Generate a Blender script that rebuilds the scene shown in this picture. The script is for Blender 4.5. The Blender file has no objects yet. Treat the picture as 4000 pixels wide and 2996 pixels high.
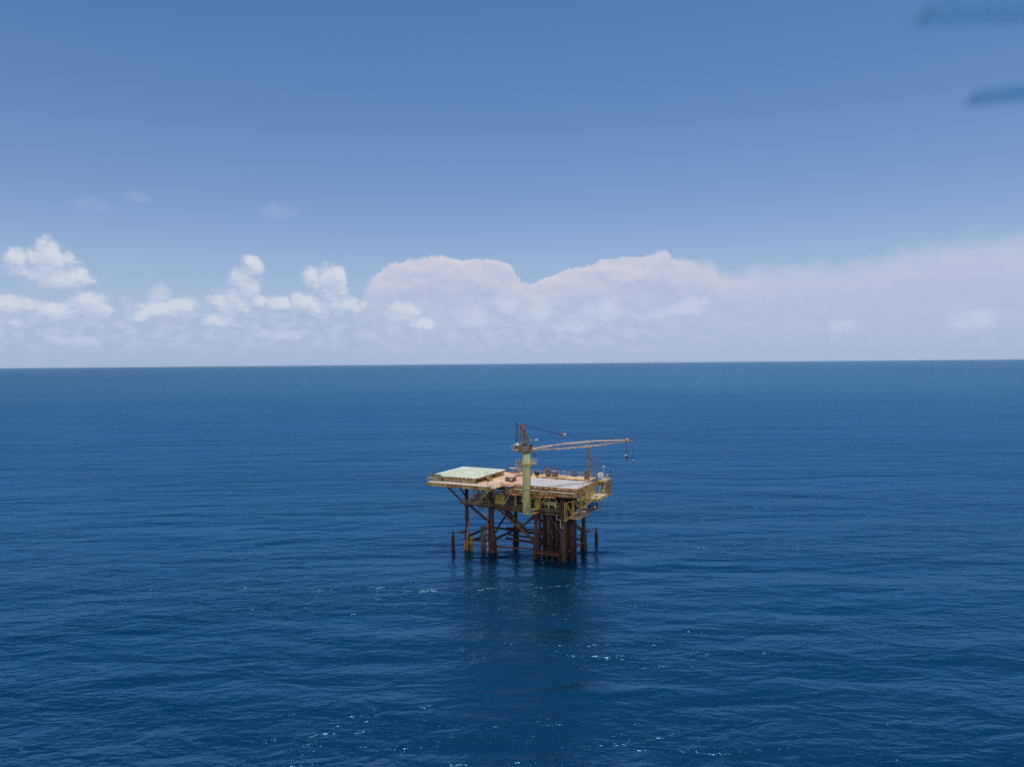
import bpy, bmesh, math, random
from mathutils import Vector, Matrix
random.seed(7)
R = math.radians
scn = bpy.context.scene
col = scn.collection

# ------------------------------------------------------------------ camera
H = 50.0
cam_d = bpy.data.cameras.new("camera")
cam = bpy.data.objects.new("camera", cam_d); col.objects.link(cam)
cam_d.sensor_width = 36.0
cam_d.lens = 36.0 * 2776 / 4000
cam_d.clip_start = 0.02
cam_d.clip_end = 300000
pitch = math.atan(78.5 / 2776)
cam.matrix_world = (Matrix.Translation((0, 0, H)) @ Matrix.Rotation(R(90) - pitch, 4, 'X')
                    @ Matrix.Rotation(R(-0.50), 4, 'Z'))
cam_d.dof.use_dof = True
cam_d.dof.focus_distance = 205
cam_d.dof.aperture_fstop = 5.0
scn.camera = cam

# ------------------------------------------------------------------ light
SUN_EL, SUN_AZ = R(76), R(15)          # azimuth clockwise from +Y (straight ahead)
sd = bpy.data.lights.new("sun", 'SUN'); sd.energy = 3.2; sd.angle = R(0.53); sd.color = (1, .955, .88)
sun = bpy.data.objects.new("sun", sd); col.objects.link(sun)
sdir = Vector((math.sin(SUN_AZ) * math.cos(SUN_EL), math.cos(SUN_AZ) * math.cos(SUN_EL), math.sin(SUN_EL)))
sun.rotation_euler = sdir.to_track_quat('Z', 'Y').to_euler()
sun.location = (60, 60, 200)

scn.view_settings.view_transform = 'Standard'
scn.view_settings.look = 'None'
scn.view_settings.exposure = 0.0
scn.view_settings.gamma = 1.0
scn.cycles.use_denoising = False
scn.cycles.max_bounces = 6
scn.cycles.sample_clamp_indirect = 4

# ------------------------------------------------------------------ sky
def lin(c):
    c /= 255.0
    return c / 12.92 if c <= .04045 else ((c + .055) / 1.055) ** 2.4
def rgb(r, g, b, k=1.0): return (lin(r) * k, lin(g) * k, lin(b) * k, 1)

class NT:
    """tiny node-tree writer"""
    def __init__(s, tree): s.t = tree; s.n = tree.nodes; s.l = tree.links
    def put(s, sock, v):
        if isinstance(v, bpy.types.NodeSocket): s.l.new(v, sock)
        elif v is not None: sock.default_value = v
    def new(s, kind, **props):
        nd = s.n.new(kind)
        for k, v in props.items(): setattr(nd, k, v)
        return nd
    def m(s, op, a, b=None, c=None, clamp=False):
        nd = s.new('ShaderNodeMath', operation=op, use_clamp=clamp)
        for i, v in enumerate((a, b, c)):
            if v is not None: s.put(nd.inputs[i], v)
        return nd.outputs[0]
    def vm(s, op, a, b=None, out=0):
        nd = s.new('ShaderNodeVectorMath', operation=op)
        s.put(nd.inputs[0], a)
        if b is not None: s.put(nd.inputs[1], b)
        return nd.outputs[out]
    def sep(s, v):
        nd = s.new('ShaderNodeSeparateXYZ'); s.put(nd.inputs[0], v); return nd.outputs
    def comb(s, x=0, y=0, z=0):
        nd = s.new('ShaderNodeCombineXYZ')
        for i, v in enumerate((x, y, z)): s.put(nd.inputs[i], v)
        return nd.outputs[0]
    def mix(s, f, a, b, blend='MIX'):
        nd = s.new('ShaderNodeMix', data_type='RGBA', blend_type=blend)
        s.put(nd.inputs[0], f); s.put(nd.inputs[6], a); s.put(nd.inputs[7], b)
        return nd.outputs[2]
    def noise(s, v, scale, detail=4, rough=.5, out=0, dist=0.0, typ=None):
        nd = s.new('ShaderNodeTexNoise', noise_dimensions='3D')
        if typ: nd.noise_type = typ
        s.put(nd.inputs['Vector'], v); nd.inputs['Scale'].default_value = scale
        nd.inputs['Detail'].default_value = detail; nd.inputs['Roughness'].default_value = rough
        nd.inputs['Distortion'].default_value = dist
        return nd.outputs[out]
    def smooth(s, v, a, b, lo=0.0, hi=1.0):
        nd = s.new('ShaderNodeMapRange', interpolation_type='SMOOTHSTEP')
        for i, x in enumerate((v, a, b, lo, hi)): s.put(nd.inputs[i], x)
        return nd.outputs[0]
    def lerp(s, v, a, b, lo=0.0, hi=1.0):
        nd = s.new('ShaderNodeMapRange')
        for i, x in enumerate((v, a, b, lo, hi)): s.put(nd.inputs[i], x)
        return nd.outputs[0]
    def curve(s, v, pts, x0, x1, y0, y1):
        nd = s.new('ShaderNodeFloatCurve')
        f = s.lerp(v, x0, x1); s.put(nd.inputs['Value'], f)
        c = nd.mapping.curves[0]
        pp = [((x - x0) / (x1 - x0), (y - y0) / (y1 - y0)) for x, y in pts]
        while len(c.points) < len(pp): c.points.new(0, 0)
        for p, q in zip(c.points, pp):
            p.location = q; p.handle_type = 'AUTO_CLAMPED'
        nd.mapping.use_clip = False
        nd.mapping.update()
        return s.lerp(nd.outputs[0], 0, 1, y0, y1)

def direction(px, py):
    """bearing and height (degrees) of a sky feature"""
    dx, dy = px * 4000 / 2212 - 2000, py * 4000 / 2212 - 1498
    th = R(.5)
    a = (dx * math.cos(th) - dy * math.sin(th)) / 2776
    b = (dx * math.sin(th) + dy * math.cos(th)) / 2776
    x, y, z = a, math.cos(pitch) - b * math.sin(pitch), -math.sin(pitch) - b * math.cos(pitch)
    n = math.sqrt(x * x + y * y + z * z)
    return math.degrees(math.atan2(x, y)), math.degrees(math.asin(z / n))

SKY_STRENGTH = 0.1
world = bpy.data.worlds.new("World"); scn.world = world
world.use_nodes = True
wt = NT(world.node_tree); wt.n.clear()
sky = wt.new('ShaderNodeTexSky', sky_type='NISHITA')
sky.sun_disc = False
sky.sun_elevation = SUN_EL; sky.sun_rotation = SUN_AZ
sky.altitude = 50; sky.air_density = 1.0; sky.dust_density = 0.6; sky.ozone_density = 2.0
K = 1 / SKY_STRENGTH
tc = wt.new('ShaderNodeTexCoord').outputs['Generated']
dn_ = wt.vm('NORMALIZE', tc)
sx, sy, sz = wt.sep(dn_)
az = wt.m('MULTIPLY', wt.m('ARCTAN2', sx, sy), 57.29578)
el = wt.m('MULTIPLY', wt.m('ARCSINE', sz), 57.29578)
P2 = wt.comb(az, el, 0)
P2s = wt.vm('MULTIPLY', P2, (1, 1.5, 1))

tint = wt.mix(wt.smooth(el, 3, 30), (.80, .86, .99, 1), (.45, .69, .89, 1))
sky_c = wt.mix(1.0, sky.outputs[0], tint, 'MULTIPLY')

# cumulus: overlapping puffs, each (x, y, rx, ry) as bearing / height, broken up by noise
puffs = [(100,572,66,40),(104,545,30,34),(40,572,36,34),(165,600,32,32),(125,602,78,30),
         (32,668,52,32),(190,660,54,34),(130,680,70,26),
         (352,678,72,24),(308,684,24,18),(390,660,40,18),
         (545,580,30,30),(527,612,34,36),(500,655,50,38),(480,690,50,18),(560,652,24,16),(596,656,34,20),
         (700,612,48,38),(678,600,26,24),(728,605,22,26),(665,652,40,28),(705,662,70,30),(760,660,36,18),
         (870,678,36,27),(905,700,44,14)]
faint = [(195,443,52,18),(297,425,34,15),(602,456,48,18),(345,640,30,24),(1820,705,34,18),(1020,688,40,22),(1095,655,32,26),(1165,670,38,26),(1312,668,54,26),(1500,662,38,22),(1440,674,44,16),(2105,690,64,28),(600,722,60,12),(160,737,60,12),(1240,706,50,14)]
def puff_group(name, items, low=True):
    g = bpy.data.node_groups.new(name, 'ShaderNodeTree')
    g.interface.new_socket('P', in_out='INPUT', socket_type='NodeSocketVector')
    g.interface.new_socket('F', in_out='OUTPUT', socket_type='NodeSocketFloat')
    t = NT(g); gi = t.new('NodeGroupInput'); go = t.new('NodeGroupOutput')
    p = gi.outputs[0]; best = None
    for (x, y, rx, ry) in items:
        c = direction(x, y); e = direction(x + rx, y); u = direction(x, y - ry)
        ax, ay = abs(e[0] - c[0]) * 1.12, abs(u[1] - c[1]) * 1.2
        d = t.vm('MULTIPLY', t.vm('SUBTRACT', p, (c[0], c[1], 0)), (1 / ax, 1 / ay, 0))
        h = t.vm('DOT_PRODUCT', d, d, out=1)
        best = h if best is None else t.m('SMOOTH_MIN', best, h, 0.25)
    f = t.m('SUBTRACT', 1.0, best)
    # cauliflower break-up
    q = t.vm('MULTIPLY', p, (1, 1.25, 1))
    n1 = t.noise(q, 0.62, 7, .56)
    n2 = t.noise(q, 2.6, 5, .6)
    f = t.m('ADD', f, t.m('MULTIPLY', t.m('SUBTRACT', n1, .5), 2.5))
    f = t.m('ADD', f, t.m('MULTIPLY', t.m('SUBTRACT', n2, .5), .95))
    t.put(go.inputs[0], f)
    return g
gp = puff_group('cumulus_field', puffs)
def use(g, vec):
    nd = wt.new('ShaderNodeGroup', node_tree=g); wt.put(nd.inputs[0], vec); return nd.outputs[0]
F0 = use(gp, P2)
F1 = use(gp, wt.vm('ADD', P2, (0.2, 0.7, 0)))
cum_a = wt.m('MULTIPLY', wt.m('MULTIPLY', wt.smooth(F0, -0.06, 0.85), .93), wt.smooth(el, 0.4, 3.2, 0.15, 1))
relief = wt.m('ADD', 0.60, wt.m('MULTIPLY', wt.m('SUBTRACT', F0, F1), 0.56), clamp=True)
cum_c = wt.mix(relief, rgb(148, 171, 210, K), rgb(213, 219, 231, K))

# far anvil bank: its upper outline by bearing
outline = [(-60,720),(300,712),(700,715),(770,660),(788,614),(802,594),(850,568),(940,552),(1000,560),(1060,558),(1100,566),(1112,588),(1150,612),(1165,602),
           (1200,590),(1250,576),(1310,560),(1400,553),(1425,540),(1440,536),(1455,550),(1535,560),(1548,572),(1560,582),(1640,568),(1700,562),(1800,556),(1900,538),(2060,505),(2212,488),(2500,460)]
pts = [direction(a, b) for a, b in outline]
pts = [(-180, 1.5)] + pts + [(70, 14), (180, 2)]
nb = wt.noise(wt.vm('MULTIPLY', P2, (1, 1.4, 1)), 0.5, 8, .62)
nb2 = wt.noise(wt.vm('MULTIPLY', P2, (.5, 1.4, 1)), 1.3, 6, .6, typ=None)
azw = wt.m('ADD', az, wt.m('MULTIPLY', wt.m('SUBTRACT', nb2, .5), 0.9))
seg = [p for p in pts if -45 < p[0] < 45]
top = wt.curve(azw, [(-45, seg[0][1])] + seg + [(45, seg[-1][1])], -45, 45, 0, 20)
gap = wt.m('SUBTRACT', top, el)
gap = wt.m('ADD', gap, wt.m('MULTIPLY', wt.m('SUBTRACT', nb, .5), wt.smooth(az, 6, 26, 1.3, 2.6)))
nb5 = wt.noise(wt.vm('MULTIPLY', P2, (1, 1.2, 1)), 2.4, 6, .6)
gap = wt.m('ADD', gap, wt.m('MULTIPLY', wt.m('SUBTRACT', nb5, .5), wt.smooth(az, 8, 16, .55, .1)))
soft = wt.m('MAXIMUM', wt.smooth(az, 9, 26, 0.14, 2.3), wt.smooth(az, -10.0, -12.0, .14, 1.0))
bank_a = wt.m('DIVIDE', gap, soft, clamp=True)
bank_a = wt.m('MULTIPLY', bank_a, wt.smooth(az, -12.8, -10.4, 0.0, 0.88))
bank_a = wt.m('MULTIPLY', bank_a, wt.smooth(el, 0.6, 6.5, 0.25, 1))
bank_a = wt.m('MULTIPLY', bank_a, wt.smooth(az, 12, 34, 1.0, 0.98))
nb3 = wt.noise(wt.vm('MULTIPLY', P2, (.8, 1.5, 1)), 0.55, 5, .5)
nb4 = wt.noise(wt.vm('MULTIPLY', wt.vm('ADD', P2, (.2, .5, 0)), (.8, 1.5, 1)), 0.55, 5, .5)
brel = wt.m('ADD', wt.m('ADD', wt.smooth(gap, 3.2, 0.1, .18, .72), wt.m('MULTIPLY', wt.m('SUBTRACT', nb3, nb4), wt.smooth(az, 8, 18, 1.3, .35))), 0.0, clamp=True)
bank_c = wt.mix(brel, rgb(176, 187, 216, K), rgb(218, 213, 224, K))

haze_f = wt.m('MULTIPLY', wt.m('POWER', 2.71828, wt.m('DIVIDE', wt.m('MAXIMUM', el, 0), -4.2)), 0.86)
haze_c = rgb(169, 187, 219, K)
c0 = wt.mix(wt.m('MULTIPLY', wt.smooth(el, 13, 0.5), .88), sky_c, rgb(160, 183, 218, K))
c1 = wt.mix(bank_a, c0, bank_c)
# low broken band of far cloud all along the horizon
bn = wt.noise(wt.vm('MULTIPLY', P2, (.95, 1.6, 1)), 0.95, 7, .54)
band = wt.m('MULTIPLY', wt.m('MULTIPLY', wt.smooth(el, 6.0, 3.6), wt.smooth(az, 6, 18, 1, .4)), wt.smooth(el, .5, 2.0, .1, 1))
band = wt.m('MULTIPLY', band, wt.smooth(bn, .42, .64, .08, .66))
c1 = wt.mix(band, c1, rgb(193, 203, 225, K))
c2 = wt.mix(cum_a, c1, cum_c)
gf = puff_group('faint_cloud_field', faint)
c2 = wt.mix(wt.m('MULTIPLY', wt.smooth(use(gf, P2), -0.1, 1.3), wt.smooth(el, 9, 6, .16, .72)), c2, rgb(203, 212, 229, K))
# unseen bright cloud field behind the viewer, added to light the platform's shaded front
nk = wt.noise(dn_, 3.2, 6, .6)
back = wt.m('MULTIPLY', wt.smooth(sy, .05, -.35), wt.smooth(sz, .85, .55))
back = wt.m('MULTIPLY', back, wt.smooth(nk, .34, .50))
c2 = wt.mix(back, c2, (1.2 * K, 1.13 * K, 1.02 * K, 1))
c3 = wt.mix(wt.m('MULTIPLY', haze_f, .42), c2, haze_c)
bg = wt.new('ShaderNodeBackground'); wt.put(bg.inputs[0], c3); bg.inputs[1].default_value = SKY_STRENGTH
wo = wt.new('ShaderNodeOutputWorld'); wt.l.new(bg.outputs[0], wo.inputs[0])
world.cycles.sampling_method = 'MANUAL'; world.cycles.sample_map_resolution = 1024

# ------------------------------------------------------------------ materials
def mat(name, base, spot=None, amt=0.35, scale=1.2, rough=.65, metal=0.0, bump=0.0, streak=False):
    m = bpy.data.materials.new(name); m.use_nodes = True
    t = NT(m.node_tree); b = t.n['Principled BSDF']
    co = t.new('ShaderNodeTexCoord').outputs['Object']
    if streak: co = t.vm('MULTIPLY', co, (1, 1, .22))
    n1 = t.noise(co, scale, 6, .65); n2 = t.noise(co, scale * .27, 3, .5)
    var = t.mix(t.smooth(n2, .3, .7), tuple(c * .78 for c in base[:3]) + (1,), tuple(min(1, c * 1.15) for c in base[:3]) + (1,))
    if spot:
        lo = .62 - .5 * amt
        var = t.mix(t.smooth(t.m('ADD', n1, t.m('MULTIPLY', t.m('SUBTRACT', n2, .5), .35)), lo, lo + .14), var, tuple(spot) + (1,))
    t.put(b.inputs['Base Color'], var)
    b.inputs['Roughness'].default_value = rough; b.inputs['Metallic'].default_value = metal
    if bump:
        bp = t.new('ShaderNodeBump'); bp.inputs['Strength'].default_value = bump; bp.inputs['Distance'].default_value = .03
        t.put(bp.inputs['Height'], n1); t.l.new(bp.outputs[0], b.inputs['Normal'])
    return m
RUST = (.115, .042, .024)
M = {}
M['leg'] = mat('leg_rust', (.036, .015, .014), (.06, .024, .018), .35, .8, .7, bump=.3, streak=True)
M['conductor'] = mat('conductor_rust', (.055, .018, .015), (.036, .013, .012), .3, .8, .7, bump=.3, streak=True)
M['brown'] = mat('brown_steel', (.085, .05, .03), (.14, .078, .033), .3, 1.0, .7)
M['fascia'] = mat('fascia_paint', (.48, .36, .13), (.24, .12, .05), .40, .9, .65, streak=True)
M['olive'] = mat('olive_paint', (.54, .45, .10), (.24, .13, .05), .25, .9, .6)
M['yellow'] = mat('yellow_paint', (.62, .43, .075), (.26, .13, .045), .3, 1.1, .55)
M['rail'] = mat('rail_paint', (.44, .33, .15), (.22, .12, .07), .4, 2.0, .6)
M['ped'] = mat('pedestal_paint', (.80, .75, .33), (.50, .40, .14), .17, .9, .5, streak=True)
M['orange'] = mat('rusty_orange', (.56, .22, .08), (.22, .09, .04), .3, .9, .7)
M['rustdeck'] = mat('rust_deck', (.62, .34, .20), (.56, .42, .30), .36, .55, .8)
M['tandeck'] = mat('tan_deck', (.60, .42, .23), (.55, .28, .14), .28, .7, .8)
M['pinkdeck'] = mat('walkway_grey', (.47, .42, .40), (.55, .36, .24), .3, .6, .75)
M['wall'] = mat('skirt_paint', (.48, .38, .17), (.20, .11, .06), .33, 1.2, .65, streak=True)
M['greysheet'] = mat('grey_sheet', (.24, .235, .19), (.10, .09, .07), .2, 1.2, .6)
M['dark'] = mat('dark_steel', (.035, .030, .028), (.08, .045, .03), .3, 1.2, .6)
M['crane'] = mat('crane_brown', (.34, .245, .14), (.18, .10, .06), .4, 1.3, .6)
M['boom'] = mat('boom_pink', (.80, .63, .51), (.46, .27, .17), .28, .9, .6)
M['white'] = mat('white_paint', (.78, .78, .75), (.5, .42, .33), .12, 1.6, .45)
M['cream'] = mat('cream_paint', (.70, .66, .48), (.35, .25, .14), .15, 1.6, .5)
M['dish'] = mat('dish_grey', (.66, .72, .78), None, 0, 1, .45)
M['grey'] = mat('grey_paint', (.20, .185, .16), (.15, .09, .055), .35, 1.6, .6)
M['red'] = mat('red_paint', (.36, .07, .045), (.16, .06, .04), .3, 1.6, .55)
M['green'] = mat('green_paint', (.08, .22, .14), (.15, .09, .05), .2, 1.6, .55)
M['cage'] = mat('cage_steel', (.40, .39, .40), (.25, .18, .14), .3, 2, .45, .3)
M['totes'] = mat('tote_plastic', (.13, .10, .095), (.28, .14, .09), .4, 2.2, .5)
M['totetop'] = mat('tote_top', (.66, .62, .62), (.4, .36, .36), .3, 2.2, .5)
M['redlow'] = mat('splash_rust', (.15, .042, .03), (.06, .022, .018), .42, 1.3, .75)
M['fender'] = mat('fender_yellow', (.46, .28, .05), (.10, .06, .03), .45, 1.4, .7, streak=True)
M['oldfender'] = mat('fender_brown', (.15, .085, .04), (.05, .032, .022), .4, 1.4, .75, streak=True)
M['barn'] = mat('barnacle_steel', (.028, .017, .016), (.085, .042, .03), .22, 1.4, .85, bump=.5)
M['glass'] = mat('cab_glass', (.02, .022, .025), None, 0, 1, .12)
M['rope'] = mat('wire_rope', (.045, .04, .045), None, 0, 1, .5)
M['curb'] = mat('curb_orange', (.70, .40, .16), (.22, .10, .05), .38, 1.2, .7)
M['lattice'] = mat('lattice_yellow', (.55, .39, .10), (.30, .14, .05), .28, 1.2, .6)

def grating_mat():
    m = bpy.data.materials.new('deck_grating'); m.use_nodes = True
    t = NT(m.node_tree); b = t.n['Principled BSDF']
    co = t.new('ShaderNodeTexCoord').outputs['Object']
    x, y, z = t.sep(co)
    n = t.noise(co, .5, 6, .6); n2 = t.noise(co, .16, 4, .55)
    c = t.mix(t.smooth(n, .3, .7), (.36, .345, .37, 1), (.49, .465, .48, 1))
    c = t.mix(t.m('MULTIPLY', t.smooth(n2, .52, .66), .6), c, (.52, .40, .33, 1))
    # plate seams
    def seams(v, step, w):
        f = t.m('PINGPONG', v, step / 2)
        return t.m('LESS_THAN', f, w)
    s = t.m('MAXIMUM', seams(x, 2.4, .03), seams(y, 1.9, .03))
    c = t.mix(t.m('MULTIPLY', s, .45), c, (.22, .19, .18, 1))
    t.put(b.inputs['Base Color'], c); b.inputs['Roughness'].default_value = .7
    return m
M['grating'] = grating_mat()

def pad_mat():
    m = bpy.data.materials.new('helideck_paint'); m.use_nodes = True
    t = NT(m.node_tree); b = t.n['Principled BSDF']
    co = t.new('ShaderNodeTexCoord').outputs['Object']
    n = t.noise(co, .42, 6, .62); n2 = t.noise(co, 1.7, 6, .65)
    c = t.mix(t.smooth(n, .35, .7), (.37, .46, .36, 1), (.48, .52, .41, 1))
    c = t.mix(t.m('MULTIPLY', t.smooth(n, .54, .68), .55), c, (.52, .43, .31, 1))
    t.put(b.inputs['Base Color'], c); b.inputs['Roughness'].default_value = .7
    return m
M['pad'] = pad_mat()
def worn(name, colr, under, lo, hi, scale=1.1):
    m = bpy.data.materials.new(name); m.use_nodes = True
    t = NT(m.node_tree); b = t.n['Principled BSDF']
    co = t.new('ShaderNodeTexCoord').outputs['Object']
    n = t.noise(co, scale, 7, .68)
    t.put(b.inputs['Base Color'], t.mix(t.smooth(n, lo, hi), colr + (1,), under + (1,)))
    b.inputs['Roughness'].default_value = .65
    return m
M['padwhite'] = worn('pad_white', (.84, .83, .78), (.60, .58, .48), .56, .72)
M['padwhite_worn'] = worn('pad_white_worn', (.80, .79, .74), (.44, .52, .42), .48, .58, .8)
M['padyellow'] = worn('pad_yellow', (.74, .52, .24), (.48, .47, .33), .56, .70)

# ------------------------------------------------------------------ builders
YAW = R(-27.0)
ORG = Vector((-5.692, 187.726, 0))
anchor = {}
class MB:
    def __init__(s): s.v = []; s.f = []
    def box(s, a, b):
        (x0, y0, z0), (x1, y1, z1) = a, b
        i = len(s.v)
        s.v += [(x0,y0,z0),(x1,y0,z0),(x1,y1,z0),(x0,y1,z0),(x0,y0,z1),(x1,y0,z1),(x1,y1,z1),(x0,y1,z1)]
        s.f += [(i,i+3,i+2,i+1),(i+4,i+5,i+6,i+7),(i,i+1,i+5,i+4),(i+1,i+2,i+6,i+5),(i+2,i+3,i+7,i+6),(i+3,i,i+4,i+7)]
        return s
    def tube(s, p, q, r, n=8, r2=None, phase=0.0):
        p, q = Vector(p), Vector(q); r2 = r if r2 is None else r2
        d = (q - p).normalized(); a = Vector((0, 0, 1)) if abs(d.z) < .9 else Vector((1, 0, 0))
        x = d.cross(a).normalized(); y = d.cross(x)
        i = len(s.v)
        for c, rr in ((p, r), (q, r2)):
            for k in range(n):
                w = 2 * math.pi * k / n + phase
                s.v.append(tuple(c + x * rr * math.cos(w) + y * rr * math.sin(w)))
        for k in range(n):
            k2 = (k + 1) % n
            s.f.append((i + k, i + k2, i + n + k2, i + n + k))
        s.f.append(tuple(i + n - 1 - k for k in range(n))); s.f.append(tuple(i + n + k for k in range(n)))
        return s
    def bar(s, p, q, w): return s.tube(p, q, w * .7071, 4, phase=math.pi / 4)
    def lathe(s, c, prof, n=20):
        i = len(s.v)
        for (r, z) in prof:
            for k in range(n):
                w = 2 * math.pi * k / n
                s.v.append((c[0] + r * math.cos(w), c[1] + r * math.sin(w), c[2] + z))
        for j in range(len(prof) - 1):
            for k in range(n):
                k2 = (k + 1) % n
                s.f.append((i + j*n + k, i + j*n + k2, i + (j+1)*n + k2, i + (j+1)*n + k))
        s.f.append(tuple(i + n - 1 - k for k in range(n)))
        s.f.append(tuple(i + (len(prof)-1)*n + k for k in range(n)))
        return s
    def path(s, pts, r, n=8):
        for a, b in zip(pts, pts[1:]): s.tube(a, b, r, n)
        return s
    def prism(s, poly, z0, z1):
        i = len(s.v); n = len(poly)
        s.v += [(x, y, z0) for x, y in poly] + [(x, y, z1) for x, y in poly]
        s.f.append(tuple(i + n - 1 - k for k in range(n))); s.f.append(tuple(i + n + k for k in range(n)))
        for k in range(n): s.f.append((i + k, i + (k+1) % n, i + n + (k+1) % n, i + n + k))
        return s
    def ring(s, c, r0, r1, n=64):
        i = len(s.v)
        for r in (r0, r1):
            for k in range(n):
                w = 2 * math.pi * k / n; s.v.append((c[0] + r*math.cos(w), c[1] + r*math.sin(w), c[2]))
        for k in range(n):
            k2 = (k+1) % n; s.f.append((i + k, i + n + k, i + n + k2, i + k2))
        return s
    def quad(s, pts):
        i = len(s.v); s.v += [tuple(p) for p in pts]; s.f.append(tuple(range(i, i + len(pts)))); return s
    def xform(s, fn): s.v = [tuple(fn(Vector(p))) for p in s.v]; return s
    def build(s, name, material, parent=None, at=None, smooth=False, label=None):
        """parent given: a part in the parent's frame; otherwise its own thing standing at `at`"""
        root = parent
        while root is not None and root.parent is not None: root = root.parent
        a = Vector(at) if at is not None else (anchor[root] if root is not None else Vector((0, 0, 0)))
        me = bpy.data.meshes.new(name)
        me.from_pydata([tuple(Vector(p) - a) for p in s.v], [], s.f); me.update()
        if smooth:
            for p in me.polygons: p.use_smooth = len(p.vertices) == 4
        me.materials.append(M[material] if isinstance(material, str) else material)
        o = bpy.data.objects.new(name, me); col.objects.link(o)
        if parent is not None: o.parent = parent
        else: place(o, a)
        if label: o['label'] = label
        return o
def place(o, a):
    anchor[o] = Vector(a)
    c, s = math.cos(YAW), math.sin(YAW)
    o.location = (ORG.x + a[0]*c - a[1]*s, ORG.y + a[0]*s + a[1]*c, a[2]); o.rotation_euler = (0, 0, YAW)
def tag(o, label, cat, group=None, kind=None):
    o['label'] = label; o['category'] = cat
    if group: o['group'] = group
    if kind: o['kind'] = kind
    return o
def thing(name, label, cat, at, group=None):
    o = bpy.data.objects.new(name, None); col.objects.link(o); o.empty_display_size = .5
    place(o, at); return tag(o, label, cat, group)
def copy_tree(o, at):
    def cp(x, par):
        c = x.copy(); col.objects.link(c)
        if par is not None: c.parent = par
        for ch in list(x.children): cp(ch, c)
        return c
    r = cp(o, None); place(r, at); return r
def lerp(a, b, t): return tuple(x + (y - x) * t for x, y in zip(a, b))

# ------------------------------------------------------------------ ocean
def ocean():
    m = bpy.data.materials.new('sea_water'); m.use_nodes = True
    t = NT(m.node_tree); b = t.n['Principled BSDF']
    pos = t.new('ShaderNodeNewGeometry').outputs['Position']
    # crests run roughly along the picture, swung a little
    def rot(v, deg, sx_, sy_):
        mp = t.new('ShaderNodeMapping', vector_type='POINT'); t.put(mp.inputs[0], v)
        mp.inputs['Rotation'].default_value = (0, 0, R(deg)); mp.inputs['Scale'].default_value = (sx_, sy_, 1)
        return mp.outputs[0]
    px, py, pz = t.sep(pos)
    dist = t.vm('LENGTH', t.comb(px, py, 0), out=1)
    h = None
    def add(hh, v, k):
        w = t.m('MULTIPLY', v, k); return w if hh is None else t.m('ADD', hh, w)
    sw = t.noise(rot(pos, -14, .36, 1.0), .055, 2, .5, dist=.3)       # swell, ~18 m
    wv = t.noise(rot(pos, -9, .46, 1.0), .21, 3, .55, dist=.4)         # wind waves, ~5 m
    rp = t.noise(rot(pos, 12, .6, 1.0), .85, 4, .62, dist=.3)         # ripples
    gust = t.smooth(t.noise(rot(pos, -12, .22, 1.0), .018, 4, .6), .36, .64, .45, 1.25)     # cat's paws: livelier and calmer patches
    h = add(h, sw, 2.4); h = add(h, t.m('MULTIPLY', wv, gust), 1.2); h = add(h, t.m('MULTIPLY', rp, gust), .27)
    bp = t.new('ShaderNodeBump'); bp.inputs['Strength'].default_value = 1.0; bp.inputs['Distance'].default_value = 1.0
    t.put(bp.inputs['Height'], h)
    big = t.noise(rot(pos, -10, .35, 1.0), .006, 4, .55)
    t.put(b.inputs['Base Color'], t.mix(t.smooth(big, .35, .65), (.0002, .0220, .058, 1), (.0002, .0245, .055, 1)))
    # light that has wandered about in the clear water before it comes back up
    b.subsurface_method = 'BURLEY'
    b.inputs['Subsurface Weight'].default_value = 1.0; b.inputs['Subsurface Scale'].default_value = 7.0
    b.inputs['Subsurface Radius'].default_value = (.6, .9, 1.0)
    b.inputs['Specular IOR Level'].default_value = 0; b.inputs['Roughness'].default_value = 1
    # the surface: ruffled more the farther out, with a few small glassy facets that catch the sun
    gl = t.new('ShaderNodeBsdfGlossy'); gl.inputs['Color'].default_value = (.31, .665, 1.03, 1)
    fac = t.smooth(t.noise(rot(pos, 25, .6, 1.0), 1.1, 3, .6), .72, .76)
    ro_ = t.m('ADD', t.smooth(dist, 120, 1800, .18, .41), t.m('MULTIPLY', t.m('SUBTRACT', big, .5), .12))
    t.put(gl.inputs['Roughness'], t.m('ADD', ro_, t.m('MULTIPLY', fac, t.m('SUBTRACT', .10, ro_))))
    t.l.new(bp.outputs[0], gl.inputs['Normal'])
    fr = t.new('ShaderNodeFresnel'); fr.inputs['IOR'].default_value = 1.333; t.l.new(bp.outputs[0], fr.inputs['Normal'])
    mx = t.new('ShaderNodeMixShader'); t.put(mx.inputs[0], t.m('SMOOTH_MIN', t.m('MULTIPLY', fr.outputs[0], 1.55), t.smooth(dist, 350, 1700, .41, .30), .25))
    t.l.new(b.outputs[0], mx.inputs[1]); t.l.new(gl.outputs[0], mx.inputs[2])
    t.l.new(mx.outputs[0], t.n['Material Output'].inputs[0])
    mb = MB()
    g = [-70000, -40000, -15000, -5000, -1500, -400, 0, 400, 1500, 5000, 15000, 40000, 70000]
    n = len(g)
    mb.v = [(x, y, 0) for y in g for x in g]
    mb.f = [(j*n+i, j*n+i+1, (j+1)*n+i+1, (j+1)*n+i) for j in range(n-1) for i in range(n-1)]
    me = bpy.data.meshes.new('ocean'); me.from_pydata(mb.v, [], mb.f); me.materials.append(m)
    o = bpy.data.objects.new('ocean', me); col.objects.link(o)
    tag(o, 'deep blue open sea with small wind waves reaching the horizon', 'sea', kind='structure')
ocean()

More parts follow.
